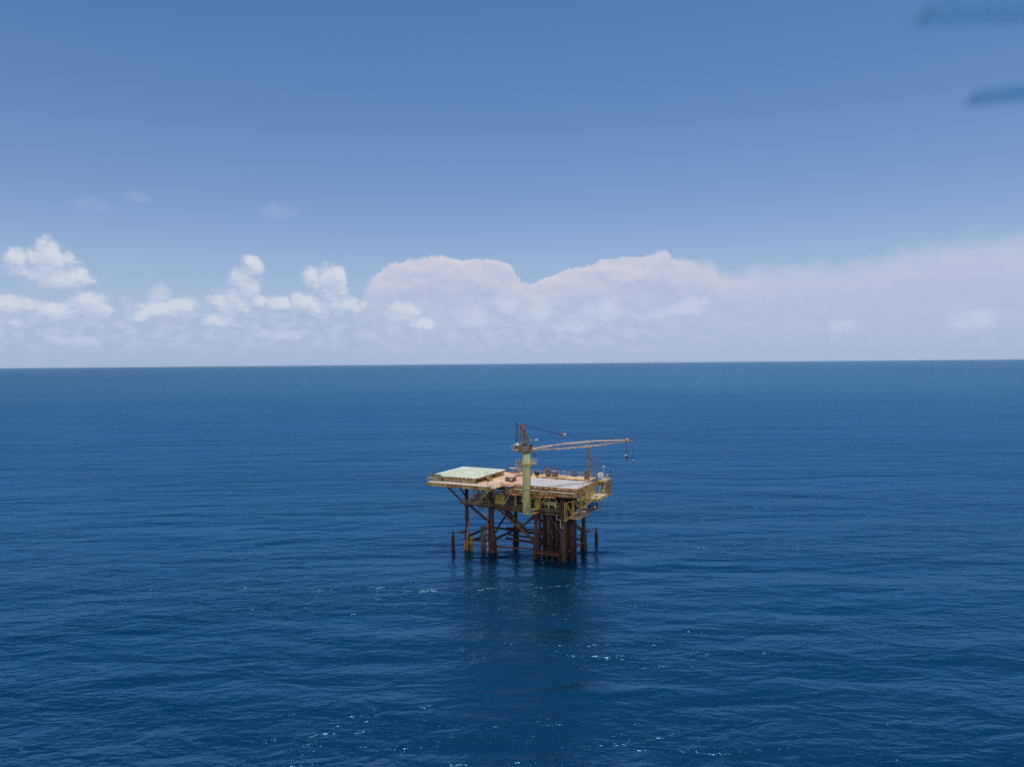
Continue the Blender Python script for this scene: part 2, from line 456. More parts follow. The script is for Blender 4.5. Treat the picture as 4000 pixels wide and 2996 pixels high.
def haze():
    m = bpy.data.materials.new('sea_haze'); m.use_nodes = True
    t = NT(m.node_tree); t.n.remove(t.n['Principled BSDF'])
    v = t.new('ShaderNodeVolumePrincipled'); v.inputs['Color'].default_value = (.62, .82, 1, 1); v.inputs['Density'].default_value = HAZE
    t.l.new(v.outputs[0], t.n['Material Output'].inputs['Volume'])
    me = bpy.data.meshes.new('haze'); e, z0, z1 = 74000, -1.5, 62
    me.from_pydata([(x, y, z) for z in (z0, z1) for x, y in ((-e,-e),(e,-e),(e,e),(-e,e))], [], [(0,3,2,1),(4,5,6,7),(0,1,5,4),(1,2,6,5),(2,3,7,6),(3,0,4,7)])
    me.materials.append(m); o = bpy.data.objects.new('haze', me); col.objects.link(o)
    tag(o, 'thin pale sea haze softening the horizon', 'haze', kind='stuff')
HAZE = 9e-6
haze()
# ------------------------------------------------------------------ the platform
D, WK, PZ, LD = 18.5, 17.7, 19.9, 12.9
plat = thing('oil_platform', 'rusty steel offshore platform standing alone in the open blue sea on brown legs', 'oil platform', (8, 6, 0))
def part(mb, name, m, parent=None, **k): return mb.build(name, m, parent or plat, **k)

# decks
part(MB().box((-16.0, -3.1, D-.14), (7.5, 17.6, D)), 'deck_plate', 'rustdeck')
part(MB().box((7.5, -1.1, D-.14), (24.7, 12.1, D)), 'deck_grating', 'grating')
part(MB().box((7.5, 12.1, D-.14), (23.0, 17.6, D+.28)), 'rear_deck', 'tandeck')
part(MB().box((-16.2, -6.3, D-.13), (4.0, -3.1, D)), 'walkway_plate', 'pinkdeck')
part(MB().prism([(4.05, -6.3), (5.2, -5.2), (5.2, -3.1), (4.05, -3.1)], D-.13, D), 'walkway_corner', 'tandeck')
part(MB().prism([(5.2, -2.1), (24.4, -2.1), (24.4, -1.12), (5.2, -1.12)], WK-.1, WK), 'lower_walkway', 'pinkdeck')
part(MB().box((7.4, -1.12, D-.55), (24.9, -.86, D+.18)), 'deck_curb', 'curb')
part(MB().box((7.5, 11.86, D), (23.0, 12.09, D+.33)), 'deck_curb', 'curb')
part(MB().box((24.7, -1.1, D-.5), (24.95, 12.1, D+.16)), 'deck_curb', 'curb')
# painted lines and bolted plates on the grating
lines = MB()
for a, b in (((11.8,3.0),(12.0,8.4)), ((14.2,1.0),(14.2,8.3)), ((16.6,1.0),(16.6,8.0)), ((18.9,1.6),(18.9,7.7))):
    lines.box((a[0]-.05, a[1], D+.002), (a[0]+.05, b[1], D+.006))
for y in (2.9, 5.0, 8.0): lines.box((11.9, y-.04, D+.008), (18.9, y+.04, D+.012))
part(lines, 'painted_lines', worn('line_paint', (.62, .50, .44), (.42, .40, .41), .40, .56, .8))
# fascias
part(MB().box((-16.2, -6.42, 17.62), (4.1, -6.3, D-.02)), 'fascia_beam', 'fascia')
part(MB().box((-16.32, -6.42, 17.62), (-16.2, 17.6, D-.02)), 'fascia_beam', 'fascia')
part(MB().box((5.2, -2.22, 16.62), (24.6, -2.1, WK-.02)), 'fascia_beam', 'fascia')
part(MB().box((24.6, -2.22, 16.62), (24.72, 12.0, D-.6)), 'fascia_beam', 'fascia')
part(MB().box((-16.2, 17.6, 17.6), (23.0, 17.72, D+.2)), 'fascia_beam', 'fascia')
part(MB().box((4.1, -6.42, 17.9), (4.22, -3.1, D-.02)), 'fascia_beam', 'fascia')
fl = MB()
for z in (17.62, 18.4): fl.box((-16.2, -6.58, z-.04), (4.1, -6.425, z+.04))
part(fl, 'beam_flange', 'fascia')
fl = MB()
for z in (16.64, 17.6): fl.box((5.2, -2.36, z-.04), (24.6, -2.225, z+.04))
part(fl, 'beam_flange', 'fascia')
def ibeam(p, q, h, w):
    m = MB(); x = abs(p[0]-q[0]) > abs(p[1]-q[1])
    o = (lambda s: (0, s, 0)) if x else (lambda s: (s, 0, 0))
    (x0,y0,z0), (x1,y1,_) = p, q
    a = Vector(o(w/2)); t = Vector(o(.03))
    def bx(lo, hi, c):
        m.box(tuple(Vector((x0,y0,lo)) - c), tuple(Vector((x1,y1,hi)) + c))
    bx(z0-h, z0-h+.06, a); bx(z0-.06, z0, a); bx(z0-h+.06, z0-.06, t); return m
for u in (-13.6, -10.7, -7.7, -3.9, 0.05, 3.7):
    part(ibeam((u, -6.25, D-.16), (u, 17.5, D-.16), .85, .3), 'deck_girder', 'brown')
for u in (7.3, 10.5, 12.9, 16.6, 20.4, 23.4):
    part(ibeam((u, -.8, D-.58), (u, 17.3, D-.58), .95, .3), 'deck_girder', 'brown')
for v in (0, 6.5, 13):
    part(ibeam((-15.9, v, D-1.04), (4.8, v, D-1.04), .7, .34), 'deck_girder', 'brown')
    part(ibeam((5.0, v, D-1.56), (24.3, v, D-1.56), .7, .34), 'deck_girder', 'olive' if v == 0 else 'brown')

# legs: deck leg above, thicker jacket leg at the splash zone
legs = [(-7.7,0,.48,.66,17.0),(0.05,0,.60,1.22,17.0),(12.9,0,.48,.68,16.2),(20.5,0,.76,.92,16.2),
        (-7.9,13,.26,.32,17.0),(.6,13,.52,.8,17.0),(12.9,13,.48,.68,16.2),(21.0,13,.53,.86,16.2)]
for u, v, r, r2, zt in legs:
    l = part(MB().lathe((u, v, -3), [(r2, 0), (r2, 6.0), (r2*.97, 7.1), (r, 7.9), (r, zt+3)], 18), 'leg', 'leg', smooth=True)
    part(MB().lathe((u, v, -3.1), [(r2+.035, 0), (r2+.07, 1.6), (r2+.06, 3.6), (r2+.02, 4.5), (r2-.05, 5.0)], 14), 'marine_growth', 'barn', l, smooth=True)
    part(MB().lathe((u, v, LD-1.6), [(r+.02, 0), (r+.09, .08), (r+.09, .3), (r+.02, .38)], 18), 'collar', 'leg', l, smooth=True)
part(MB().tube((20.9, 13, 4.2), (21.9, 12.6, -2), .34, 12), 'brace', 'leg')
# conductors
con = [(12.66,3,.36),(13.78,3,.37),(14.94,3,.55),(16.18,3,.36),(17.43,3,.58),(20.18,3.4,.34),(21.13,3.2,.36),(22.07,3,.38),
       (13.3,5.2,.42),(15.6,5.2,.42),(18.6,4.6,.42),(19.3,6.3,.42),(14.4,6.6,.4),(16.8,5.6,.42),(17.9,6.8,.4),(21.6,5.4,.4)]
for u, v, r in con:
    cp = part(MB().tube((u, v, -2), (u, v, 15.6), r, 14), 'conductor_pipe', 'conductor', smooth=True)
    part(MB().lathe((u, v, 10.7), [(r+.02,0),(r+.12,.05),(r+.12,.25),(r+.02,.3)], 14), 'collar', 'conductor', cp)
part(MB().tube((22.0, 3, 10.4), (22.9, 3.6, 11.9), .32, 10), 'brace', 'conductor')

# horizontal tubes and bracing of the jacket
def br(p, q, r, m='leg'): part(MB().tube(p, q, r, 12), 'brace', m, smooth=True)
br((0, 0, 11.8), (11.0, 0, 11.65), .42, 'brown'); br((13.6, 0, 11.65), (20.4, 0, 11.5), .40, 'brown')
br((-7.7, 0, 12.2), (0, 0, 12.0), .35)
for u in (-7.8, .4, 12.9, 20.8): br((u, 0, 11.9), (u, 13, 11.9), .36)
br((-7.9, 13, 12.0), (21, 13, 11.8), .38)
br((2.2, 0, 11.4), (12.7, 0, 4.0), .36, 'brown'); br((12.8, 0, 11.0), (6.6, 0, 5.6), .30)
br((-7.3, 0, 12.2), (-.5, 0, 7.7), .34)
br((1.8, 5, 10.6), (8.4, 5, 4.8), .34, 'brown'); br((12.6, 6, 11), (5.8, 5, 6.0), .26)
br((.6, 13, 5.0), (-6.2, 13, 11.4), .26); br((.6, 13, 11.4), (12.7, 13, 4.0), .3); br((21, 13, 4.5), (13, 13, 11.3), .3)
br((.1, 0, 4.2), (.6, 13, 11.4), .28); br((20.5, 0, 11.2), (21, 13, 4.5), .28); br((12.9, 13, 11.3), (12.9, 0, 4.4), .28)
for u in (-7.8, .4, 12.9): br((u, 0, 3.2), (u, 13, 3.2), .34)
br((-7.7, 0, 2.6), (0, 0, 2.6), .26); br((1.0, 0, 1.6), (12.4, 0, 2.0), .22, 'redlow'); br((12.9, 0, 1.7), (20.5, 0, 1.7), .3, 'redlow')
br((-6.8, 1.8, 2.0), (-1.0, 5.0, 4.4), .3); br((-5.4, 4.4, -.5), (-4.3, 3.4, 2.8), .2)
br((-7.9, 13, 3.2), (21, 13, 2.4), .32); br((1.0, 6, 2.4), (12.9, 6, 2.0), .34, 'redlow'); br((1.2, 6.6, 3.4), (12.9, 6.6, 3.0), .26)
br((21.4, .8, 2.2), (21.6, 12.2, 2.2), .24, 'redlow'); br((20.6, 12, .2), (22.6, 9.4, 2.2), .26); br((1.2, -.3, 1.6), (3.1, -1.5, -1.0), .2, 'redlow')
br((-12.9, -2.2, 17.3), (-7.9, 0, 11.7), .27, 'brown'); br((-12.9, 11, 17.3), (-8.0, 13, 11.9), .24, 'brown')
br((-10.3, 0, 17.0), (-8.0, 0, 14.2), .24, 'brown')
# walkway at the back between the legs, just above the splash zone
w = MB().box((-2, 12.0, 3.55), (12.4, 13.0, 3.75))
for k in range(9): w.box((-1.6 + k*1.6, 11.95, 2.7), (-1.45 + k*1.6, 12.1, 3.55))
part(w, 'rear_catwalk', 'barn')
# white riser pipes bent round leg and brace
part(MB().path([(-2.4,-.7,12.2),(-2.0,-.75,10.7),(-.95,-.8,8.7),(-.75,-.85,7.6),(-.55,-1.3,3.0),(-.55,-1.35,-1)], .2, 10), 'riser_pipe', mat('riser_white', (.50,.42,.40), (.20,.09,.06), .45, .9, .6), smooth=True)
part(MB().path([(-4.3,-.6,10.8),(-6.7,-.65,8.1),(-6.95,-.7,7.2),(-7.1,-.85,-1)], .16, 10), 'riser_pipe', mat('riser_brown', (.20,.075,.06), (.42,.36,.34), .42, .5, .6), smooth=True)
part(MB().path([(19.2,-.9,11.8),(19.2,-.95,10.6),(20.2,-.95,10.5),(20.2,-1.0,8.6),(21.2,-1.0,8.6)], .045, 6), 'drain_pipe', 'white')
part(MB().path([(14.8,-1.6,16.2),(17.4,-.4,10.6),(20.9,-.9,6.3)], .022, 5), 'slack_wire', 'cage')
part(MB().path([(17.2,-1.6,15.0),(17.2,-1.2,8.0),(17.0,-1.2,4.0)], .02, 5), 'slack_wire', 'cage')
part(MB().path([(15.7,-1.7,15.5),(17.0,-1.0,9.0),(18.2,-1.0,5.6)], .02, 5), 'slack_wire', 'cage')
for x in (-3.6, -3.0, -2.3): part(MB().tube((x, -.3, 10.6), (x, -.3, 12.4), .13, 8), 'caisson', 'grey')

# lower deck and its truss
part(MB().box((-7.8, -.1, LD-.1), (21.2, 13.4, LD)), 'lower_deck', 'greysheet')
part(MB().box((-7.9, -.32, LD-.72), (-.55, -.1, LD+.04)), 'lower_deck_beam', 'brown')
part(MB().box((.7, -.32, LD-.72), (20.0, -.1, LD+.04)), 'lower_deck_beam', 'brown')
part(MB().box((21.2, -.2, LD-.72), (21.4, 13.4, LD+.04)), 'lower_deck_beam', 'brown')
part(MB().box((-7.8, 13.4, LD-.72), (21.2, 13.6, LD+.04)), 'lower_deck_beam', 'brown')
for u in (-3.9, 3.8, 7.2, 10.5, 16.6): part(ibeam((u, 0, LD-.12), (u, 13.3, LD-.12), .6, .25), 'deck_girder', 'brown')
def post(u, v, z0, z1, w=.16, m='olive'): part(MB().box((u-w, v-w, z0), (u+w, v+w, z1)), 'truss_post', m)
for u in (3.76, 7.2, 10.6): post(u, -.02, LD+.04, 17.0)
for u in (13.4, 16.6, 18.6): post(u, -.02, LD+.04, 16.3)
post(-3.9, -.02, LD+.04, 16.8, m='brown')
for v in (4.3, 8.6):
    for u in (-7.6, 3.8, 10.6, 16.6, 21.0): post(u, v, LD, 16.4 if u > 5 else 17, .14, 'brown')
def tb(p, q, w=.15, m='olive'): part(MB().bar(p, q, w*2), 'truss_brace', m)
tb((2.35,-.25,16.6), (.9,-.25,13.2), .09, 'yellow'); tb((5.7,-.05,16.6), (3.95,-.05,13.1)); tb((8.4,-.05,16.6), (10.3,-.05,13.1))
tb((16.4,-.05,16.0), (13.6,-.05,13.1)); tb((18.4,-.05,16.0), (20.2,-.05,13.1), .15, 'brown'); tb((-3.7,-.05,16.8), (-.7,-.05,13.3), .1, 'yellow')
tb((-4.1,-.05,16.8), (-7.0,-.05,13.2)); tb((21.0,.5,16.2), (21.0,6.3,13.2), .15, 'brown'); tb((21.0,12.6,16.2), (21.0,6.8,13.2), .15, 'brown')
# pedestal brackets
part(MB().box((11.1,-3.4,15.6), (11.4,-.2,16.2)), 'pedestal_bracket', 'olive'); part(MB().box((13.3,-3.4,15.6), (13.6,-.2,16.2)), 'pedestal_bracket', 'olive')
part(MB().prism([(13.0,-.9),(14.6,-.9),(14.6,-.7),(13.0,-.7)], 13.2, 16.4), 'pedestal_bracket', 'olive')
part(MB().tube((12.6,-3.6,12.9), (14.2,-.2,12.9), .36, 12), 'pedestal_bracket', 'olive'); part(MB().tube((12.2,-3.2,12.9), (10.6,-.2,12.9), .3, 12), 'pedestal_bracket', 'olive')
part(MB().tube((12.5,-3.4,11.75), (13.7,-.1,11.75), .3, 12), 'pedestal_bracket', 'tandeck')
# header pipe slung below the walkway
hp = part(MB().path([(1.2,-2.75,16.45),(4.9,-2.75,16.38),(11.2,-2.9,16.3)], .2, 12), 'header_pipe', 'orange', smooth=True)
hp2 = part(MB().path([(13.4,-2.9,16.25),(19.4,-2.75,16.35)], .22, 12), 'header_pipe', 'orange', smooth=True)
for k, u in enumerate((1.8,3.2,4.8,6.4,8.2,10.2)): part(MB().box((u-.06,-3.0,16.2), (u+.06,-2.3,16.75)), 'pipe_hanger', 'brown', hp)
for u in (14.2,15.4,16.6,17.8,18.9): part(MB().box((u-.06,-3.15,16.05), (u+.06,-2.3,16.75)), 'pipe_hanger', 'brown', hp2)
part(MB().path([(2.0,-2.6,16.2),(1.8,-2.4,15.2),(1.2,-2.0,15.0)], .13, 8), 'branch_pipe', 'orange'); part(MB().path([(15.6,-2.6,16.0),(15.2,-2.4,14.6)], .14, 8), 'branch_pipe', 'orange')
# pipework and clutter on the lower deck
for k in range(14):
    u = -6.5 + k*2.05; v = 1.0 + (k*37 % 90)/9.0; z = LD + .35 + (k*53 % 30)/14.0
    part(MB().path([(u, v, LD+.02), (u, v, z), (u + 1.4 + (k % 3)*.7, v, z), (u + 1.4 + (k % 3)*.7, v + .8, z)], .07 + .04*(k % 3), 8), 'process_pipe', ('grey','white','brown','cream','red','grey','boom')[k % 7], smooth=True)
for u, v, w, h, m in ((.9,.35,2.75,2.45,'olive'),):
    part(MB().box((u, v, LD), (u+w, v+.18, LD+h)), 'wall_panel', m)
part(MB().box((5.4,5.6,LD), (8.6,8.6,LD+2.4)), 'lower_cabin', 'grey')
# left balcony on the lower deck level with woven side mesh
bal = part(MB().box((-8.2,-2.3,LD-.08), (1.4,-.34,LD+.04)), 'lower_balcony', 'greysheet')
part(MB().box((-8.3,-2.42,LD-.3), (1.5,-2.3,LD+.06)), 'edge_beam', 'brown', bal)
mesh_ = MB()
for k in range(48): mesh_.bar((-8.2 + k*.2, -2.36, LD+.08), (-8.2 + (k*.2 + (.5 if k % 2 else -.1)), -2.36, LD+.95), .045)
part(mesh_, 'mesh_panel', 'rail', bal)
part(MB().box((-10.4,2.0,LD), (-8.0,3.6,LD+.12)), 'lower_balcony', 'brown')

# landings on the right-hand side
mid = part(MB().box((24.0,4.5,15.38), (28.0,12.2,15.5)), 'side_landing', 'pinkdeck')
part(MB().box((24.0,4.35,14.75), (28.1,4.48,15.48)), 'edge_beam', 'olive', mid); part(MB().box((28.02,4.5,14.75), (28.14,12.2,15.48)), 'edge_beam', 'olive', mid)
part(MB().box((24.8,-1.0,15.5), (24.95,12.2,16.5)), 'fascia_beam', 'olive')
part(MB().box((25.6,7.6,15.503), (26.9,9.4,15.56)), 'hatch_cover', 'pinkdeck', mid)
low = part(MB().box((22.2,-1.6,11.4), (25.4,7.6,11.5)), 'side_landing', 'pinkdeck')
part(MB().box((22.2,-1.74,11.2), (25.52,-1.62,11.52)), 'edge_beam', 'rail', low); part(MB().box((25.42,-1.6,11.2), (25.54,7.6,11.52)), 'edge_beam', 'rail', low)
low2 = part(MB().box((21.5,7.65,11.4), (24.6,14.5,11.5)), 'side_landing', 'greysheet')
part(MB().box((24.62,7.65,11.1), (24.74,14.5,11.52)), 'edge_beam', 'redlow', low2)
for v in (8.4, 11, 13.8): part(MB().bar((24.5,v,11.5), (24.5,v,15.0), .26), 'landing_post', 'barn', low2)
part(MB().bar((24.5,8.4,11.6), (24.5,11,15.0), .14), 'landing_brace', 'brown', low2); part(MB().bar((24.5,13.8,11.6), (24.5,11,15.0), .14), 'landing_brace', 'brown', low2)
part(MB().bar((21.6,-1.2,11.3), (21.6,7.6,11.3), .2), 'landing_beam', 'brown', low)
# tapering cantilever truss
tr_b = [(21.7,-1.7,10.5), (23.25,-.45,11.95), (24.95,.95,13.45), (26.4,2.1,14.75), (28.5,3.7,16.5)]
tr_h = [4.5, 3.5, 2.6, 1.75, 0]
ch = part(MB().bar(tr_b[0], tr_b[-1], .3), 'side_truss', 'lattice')
tops = [(p[0], p[1], p[2]+h) for p, h in zip(tr_b, tr_h)]
for a, b in zip(tops[:4], tops[1:]): part(MB().bar(a, b, .13), 'chord', 'lattice', ch)
for i in range(4):
    p, q = tr_b[i], tops[i]; o = Vector((.3, .24, .26))
    part(MB().bar(p, q, .13), 'post', 'lattice', ch); part(MB().bar(Vector(p) + o, Vector(q) + Vector((.3,.24,0)), .13), 'post', 'lattice', ch)
    rr = MB()
    for k in range(1, 9): rr.bar(lerp(p, q, k/9), tuple(Vector(lerp(p, q, k/9)) + Vector((.3,.24,.03))), .05)
    part(rr, 'lacing', 'lattice', ch)
    if i < 3:
        a, b = Vector(q), Vector(tr_b[i+1])
        part(MB().bar(a, b, .12), 'diagonal', 'lattice', ch); part(MB().bar(a + Vector((.25,.2,.2)), b + Vector((.25,.2,.2)), .12), 'diagonal', 'lattice', ch)
# balcony for the aerials, with its caged underside
ant = part(MB().box((25.0,13.4,18.58), (26.8,18.6,18.7)), 'aerial_balcony', 'cream')
part(MB().box((26.82,13.4,18.2), (26.94,18.6,18.72)), 'edge_beam', 'tandeck', ant); part(MB().box((25.0,13.26,18.2), (26.94,13.38,18.72)), 'edge_beam', 'yellow', ant)
part(MB().box((25.2,12.5,15.4), (27.0,18.4,15.5)), 'cage_floor', 'olive', ant)
cg = MB()
for k in range(13): cg.bar((26.9, 13.4 + k*.42, 14.6), (26.9, 13.4 + k*.42, 18.2), .09)
for k in range(5): cg.bar((25.2 + k*.4, 18.6, 14.6), (25.2 + k*.4, 18.6, 18.2), .09)
for z in (15.0, 16.2, 17.3): cg.bar((26.92, 13.3, z), (26.92, 18.6, z), .08)
part(cg, 'cage_bars', 'rail', ant)
part(MB().prism([(25.2,13.2),(27.0,13.2),(27.0,18.6),(25.2,18.6)], 14.3, 14.6), 'cage_base', 'olive', ant)
part(MB().tube((26.6,12.9,15.5), (26.6,12.9,18.5), .12, 8), 'landing_post', 'brown', ant)
part(MB().bar((26.9,9.5,14.7), (27.6,8.4,10.6), .1), 'loose_pipe', 'grey')
part(MB().box((24.9,12.2,17.2), (25.0,18.6,18.5)), 'fascia_beam', 'yellow')
# boat landing at the front right
bl = part(MB().box((13.4,-2.0,1.9), (20.2,-.5,2.05)), 'boat_landing', 'redlow')
part(MB().box((13.3,-2.15,1.6), (20.3,-2.0,2.08)), 'edge_beam', 'redlow', bl)
for u in (13.6,15.2,16.8,18.4,20.0): part(MB().bar((u,-1.9,-2), (u,-1.9,1.6), .28), 'landing_post', 'barn', bl)

# ------------------------------------------------------------------ railings and stairs
def railing(pts, label, m='rail', h=1.1, step=1.55, r=.032, group='railings round the platform decks', posts=True):
    t = thing('railing', label, 'railing', pts[0], group)
    top, midr = MB(), MB(); first = None; pr = r
    for a, b in zip(pts, pts[1:]):
        up, um = Vector((0,0,h)), Vector((0,0,h*.52))
        top.tube(Vector(a)+up, Vector(b)+up, r*1.15, 6); midr.tube(Vector(a)+um, Vector(b)+um, r*.85, 6)
    top.build('top_rail', m, t); midr.build('mid_rail', m, t)
    for i, (a, b) in enumerate(zip(pts, pts[1:])):
        n = max(1, round((Vector(b)-Vector(a)).length / step))
        for k in range(n + (1 if i == len(pts)-2 else 0)):
            p = Vector(lerp(a, b, k/n))
            if first is None:
                first = MB().tube(p, p + Vector((0,0,h)), r, 6).build('post', m, t); f0 = p
            else:
                c = first.copy(); col.objects.link(c); c.parent = t; c.location = p - f0
    return t
railing([(-16.1,-3.6,D),(-16.1,-6.25,D),(1.9,-6.25,D)], 'long thin railing along the grey walkway in front of the helideck')
railing([(4.05,-6.2,D),(5.15,-5.1,D),(5.15,-3.2,D)], 'short bent railing at the walkway corner above the front stairs', 'lattice', step=.9)
railing([(5.4,-2.05,WK),(11.1,-2.05,WK)], 'railing on the narrow lower walkway left of the crane pedestal')
railing([(13.6,-2.05,WK),(24.3,-2.05,WK),(24.4,-1.2,WK)], 'railing on the narrow lower walkway right of the crane pedestal')
railing([(24.85,-.2,D),(24.85,1.6,D)], 'short pale railing at the front right deck corner', 'cream', step=.9)
railing([(24.85,3.4,D),(24.85,12.0,D)], 'pale railing along the right deck edge above the grey landing', 'cream')
railing([(-2.6,17.4,D),(7.4,17.4,D)], 'railing at the rear deck edge behind the rusty orange deck', 'boom')
railing([(7.6,17.4,D+.28),(22.9,17.4,D+.28)], 'railing at the rear deck edge behind the tan strip', 'boom')
railing([(24.2,4.6,15.5),(27.9,4.6,15.5),(27.9,12.1,15.5)], 'yellow railing round the grey side landing', 'lattice')
railing([(22.3,-1.5,11.5),(25.3,-1.5,11.5),(25.3,7.5,11.5)], 'olive railing on the lowest side landing below the yellow truss', 'rail')
railing([(24.5,7.8,11.5),(24.5,14.4,11.5)], 'dark railing at the back of the low side landing', 'brown')
railing([(25.1,13.5,18.7),(26.75,13.5,18.7),(26.75,18.5,18.7),(25.1,18.5,18.7)], 'weathered railing round the aerial balcony', 'rail', step=.8)
railing([(13.5,-1.9,2.05),(20.1,-1.9,2.05)], 'rusty red railing on the boat landing just above the water', 'redlow')
railing([(-2.0,12.1,3.75),(6.0,12.1,3.75)], 'dark railing on the low rear catwalk between the legs', 'barn')
t = thing('corner_rail', 'low pale bar frame at the left front corner of the helideck', 'rail', (-16.1,-5.6,19.0))
MB().path([(-16.1,-3.4,19.75),(-16.2,-6.3,19.55),(-13.0,-6.3,19.55)], .045, 6).build('bar', 'cream', t)
MB().path([(-16.15,-6.25,D),(-16.2,-6.3,19.55)], .04, 6).build('bar', 'cream', t)

def stair(p0, p1, w, n, label, m='lattice', group='stairs on the platform', rails=(0, 1)):
    """p0 foot, p1 head, w sideways vector"""
    t = thing('stairs', label, 'stairs', p0, group)
    p0, p1, w = Vector(p0), Vector(p1), Vector(w)
    for s in (0, 1): MB().bar(p0 + w*s, p1 + w*s, .18).build('stringer', m, t)
    tr = MB(); run = (p1-p0); hdir = Vector((run.x, run.y, 0)).normalized()*.13
    for k in range(1, n):
        c = p0 + run*(k/n)
        tr.quad([c - hdir, c - hdir + w, c + hdir + w, c + hdir]); tr.quad([c - hdir - Vector((0,0,.04)), c + hdir - Vector((0,0,.04)), c + hdir + w - Vector((0,0,.04)), c - hdir + w - Vector((0,0,.04))])
    tr.build('treads', m, t)
    for s in rails:
        h = Vector((0, 0, 1.0)); a, b = p0 + w*s, p1 + w*s
        hr = MB().tube(a + h, b + h, .04, 6); hr.tube(a + h*.5, b + h*.5, .028, 6)
        hr.build('handrail', m, t)
        for q in (.02, .34, .67, .98): MB().tube(a + (b-a)*q, a + (b-a)*q + h, .032, 6).build('post', m, t)
    return t
stair((-.3,-7.5,14.1), (3.9,-7.5,18.4), (0,1.0,0), 16, 'steep olive stairs from the walkway corner down to the left lower balcony', 'rail')
part(MB().box((-2.2,-7.6,13.95), (-.2,-2.3,14.07)), 'stair_landing', 'greysheet')
for q in ((-2.1,-7.5),(-2.1,-5.0)): part(MB().bar((q[0],q[1],14.07), (q[0],q[1],18.2), .08), 'hanger', 'rail')
part(MB().box((3.9,-7.6,D-.14), (5.2,-6.44,D-.02)), 'stair_landing', 'tandeck')
stair((6.3,-2.9,WK), (5.2,-4.0,D), (-.6,.6,0), 4, 'short flight of steps between the grey walkway and the lower front walkway', 'rail')
stair((26.9,3.0,15.4), (24.9,2.2,D), (-.35,1.0,0), 11, 'yellow stairs from the right deck corner down to the grey landing')
stair((25.9,11.6,15.5), (25.9,15.2,18.6), (1.1,0,0), 12, 'wide yellow stairs from the grey landing up to the aerial balcony', 'yellow')
stair((24.4,3.0,13.0), (27.0,3.4,15.5), (0,.9,0), 9, 'narrow yellow stairs below the grey landing behind the truss')
stair((-.9,1.3,D), (-2.6,1.3,PZ-.1), (0,1.2,0), 6, 'small yellow steps up to the helideck')
stair((.8,16.3,D), (-.9,16.3,20.1), (0,.9,0), 7, 'grey steps standing at the rear edge behind the liquid totes', 'boom')
part(MB().box((-3.1,15.9,19.9), (-.95,17.3,20.0)), 'rear_step_platform', 'tandeck')

# ------------------------------------------------------------------ helideck
hd = thing('helideck', 'raised green helicopter deck with a white border and a yellow circle', 'helideck', (-9.8, 5.1, D))
A_, B_ = (-16.8, -3.4), (-2.8, 13.6)
pd = MB().box((A_[0], A_[1], PZ-.16), (B_[0], B_[1], PZ)).build('landing_pad', 'pad', hd)
bd = MB(); z = PZ + .004; w = .42
for a, b in (((A_[0],A_[1]),(B_[0],A_[1]+w)), ((A_[0],B_[1]-w),(B_[0],B_[1])), ((A_[0],A_[1]+w),(A_[0]+w,B_[1]-w)), ((B_[0]-w,A_[1]+w),(B_[0],B_[1]-w))):
    bd.quad([(a[0],a[1],z),(b[0],a[1],z),(b[0],b[1],z),(a[0],b[1],z)])
bd.build('border_marking', 'padwhite', pd)
cc = (-9.6, 4.8, PZ + .005)
MB().ring(cc, 3.25, 3.8).build('circle_marking', 'padyellow', pd)
hm = MB()
def hrect(a, b): hm.quad([(cc[0]+a[0],cc[1]+a[1],PZ+.006),(cc[0]+b[0],cc[1]+a[1],PZ+.006),(cc[0]+b[0],cc[1]+b[1],PZ+.006),(cc[0]+a[0],cc[1]+b[1],PZ+.006)])
hrect((-1.15,-1.5),(-.65,1.5)); hrect((.65,-1.5),(1.15,1.5)); hrect((-.65,-.25),(.65,.25))
hm.build('letter_marking', 'padwhite_worn', pd)
pt = MB()
for a, b in (((-16.2,-2.9),(-13.2,-.4)), ((-16.2,9.6),(-12.0,13.0)), ((-6.6,1.4),(-3.3,4.2)), ((-5.6,-2.0),(-3.4,-.6))):
    pt.quad([(a[0],a[1],PZ+.0025),(b[0],a[1],PZ+.0025),(b[0],b[1],PZ+.0025),(a[0],b[1],PZ+.0025)])
pt.build('faded_marking', worn('faded_white', (.66,.62,.56), (.34,.49,.37), .42, .52, .55), pd)
lm = MB()
for u, v in ((-5.9,3.3),(-3.8,2.3)): lm.quad([(u-.9,v-.05,PZ+.0055),(u+.9,v-.05,PZ+.0055),(u+.9,v+.06,PZ+.0055),(u-.9,v+.06,PZ+.0055)])
lm.build('line_marking', 'padyellow', pd)
part_h = lambda mb, n, m: mb.build(n, m, hd)
part_h(MB().box((A_[0],A_[1]-.1,PZ-.5), (B_[0]+.02,A_[1]-.002,PZ-.02)), 'edge_beam', 'wall')
part_h(MB().box((B_[0]+.002,A_[1],PZ-.42), (B_[0]+.1,B_[1],PZ-.02)), 'edge_beam', 'wall')
part_h(MB().box((A_[0]-.1,A_[1]-.1,PZ-.42), (A_[0]-.002,B_[1],PZ-.02)), 'edge_beam', 'wall')
part_h(MB().box((A_[0],B_[1]+.002,PZ-.42), (B_[0],B_[1]+.1,PZ-.02)), 'edge_beam', 'wall')
part_h(MB().box((-13.2,-3.05,D+.002), (-3.3,-2.93,PZ-.5)), 'skirt_panel', 'wall')
part_h(MB().prism([(-16.85,-4.05),(-13.6,-3.52),(-13.6,-3.42),(-16.85,-3.95)], D+.02, PZ+.42), 'wind_wall', 'greysheet')
part_h(MB().box((-3.5,8.6,D+.002), (-3.38,13.4,PZ-.42)), 'skirt_panel', 'wall')
for u in (-16.2,-12.9,-9.6,-6.4,-3.6):
    for v in (-2.6,1.2,5.1,9.0,13.0): part_h(MB().box((u-.11,v-.11,D), (u+.11,v+.11,PZ-.17)), 'support_post', 'olive' if u > -4 else 'brown')
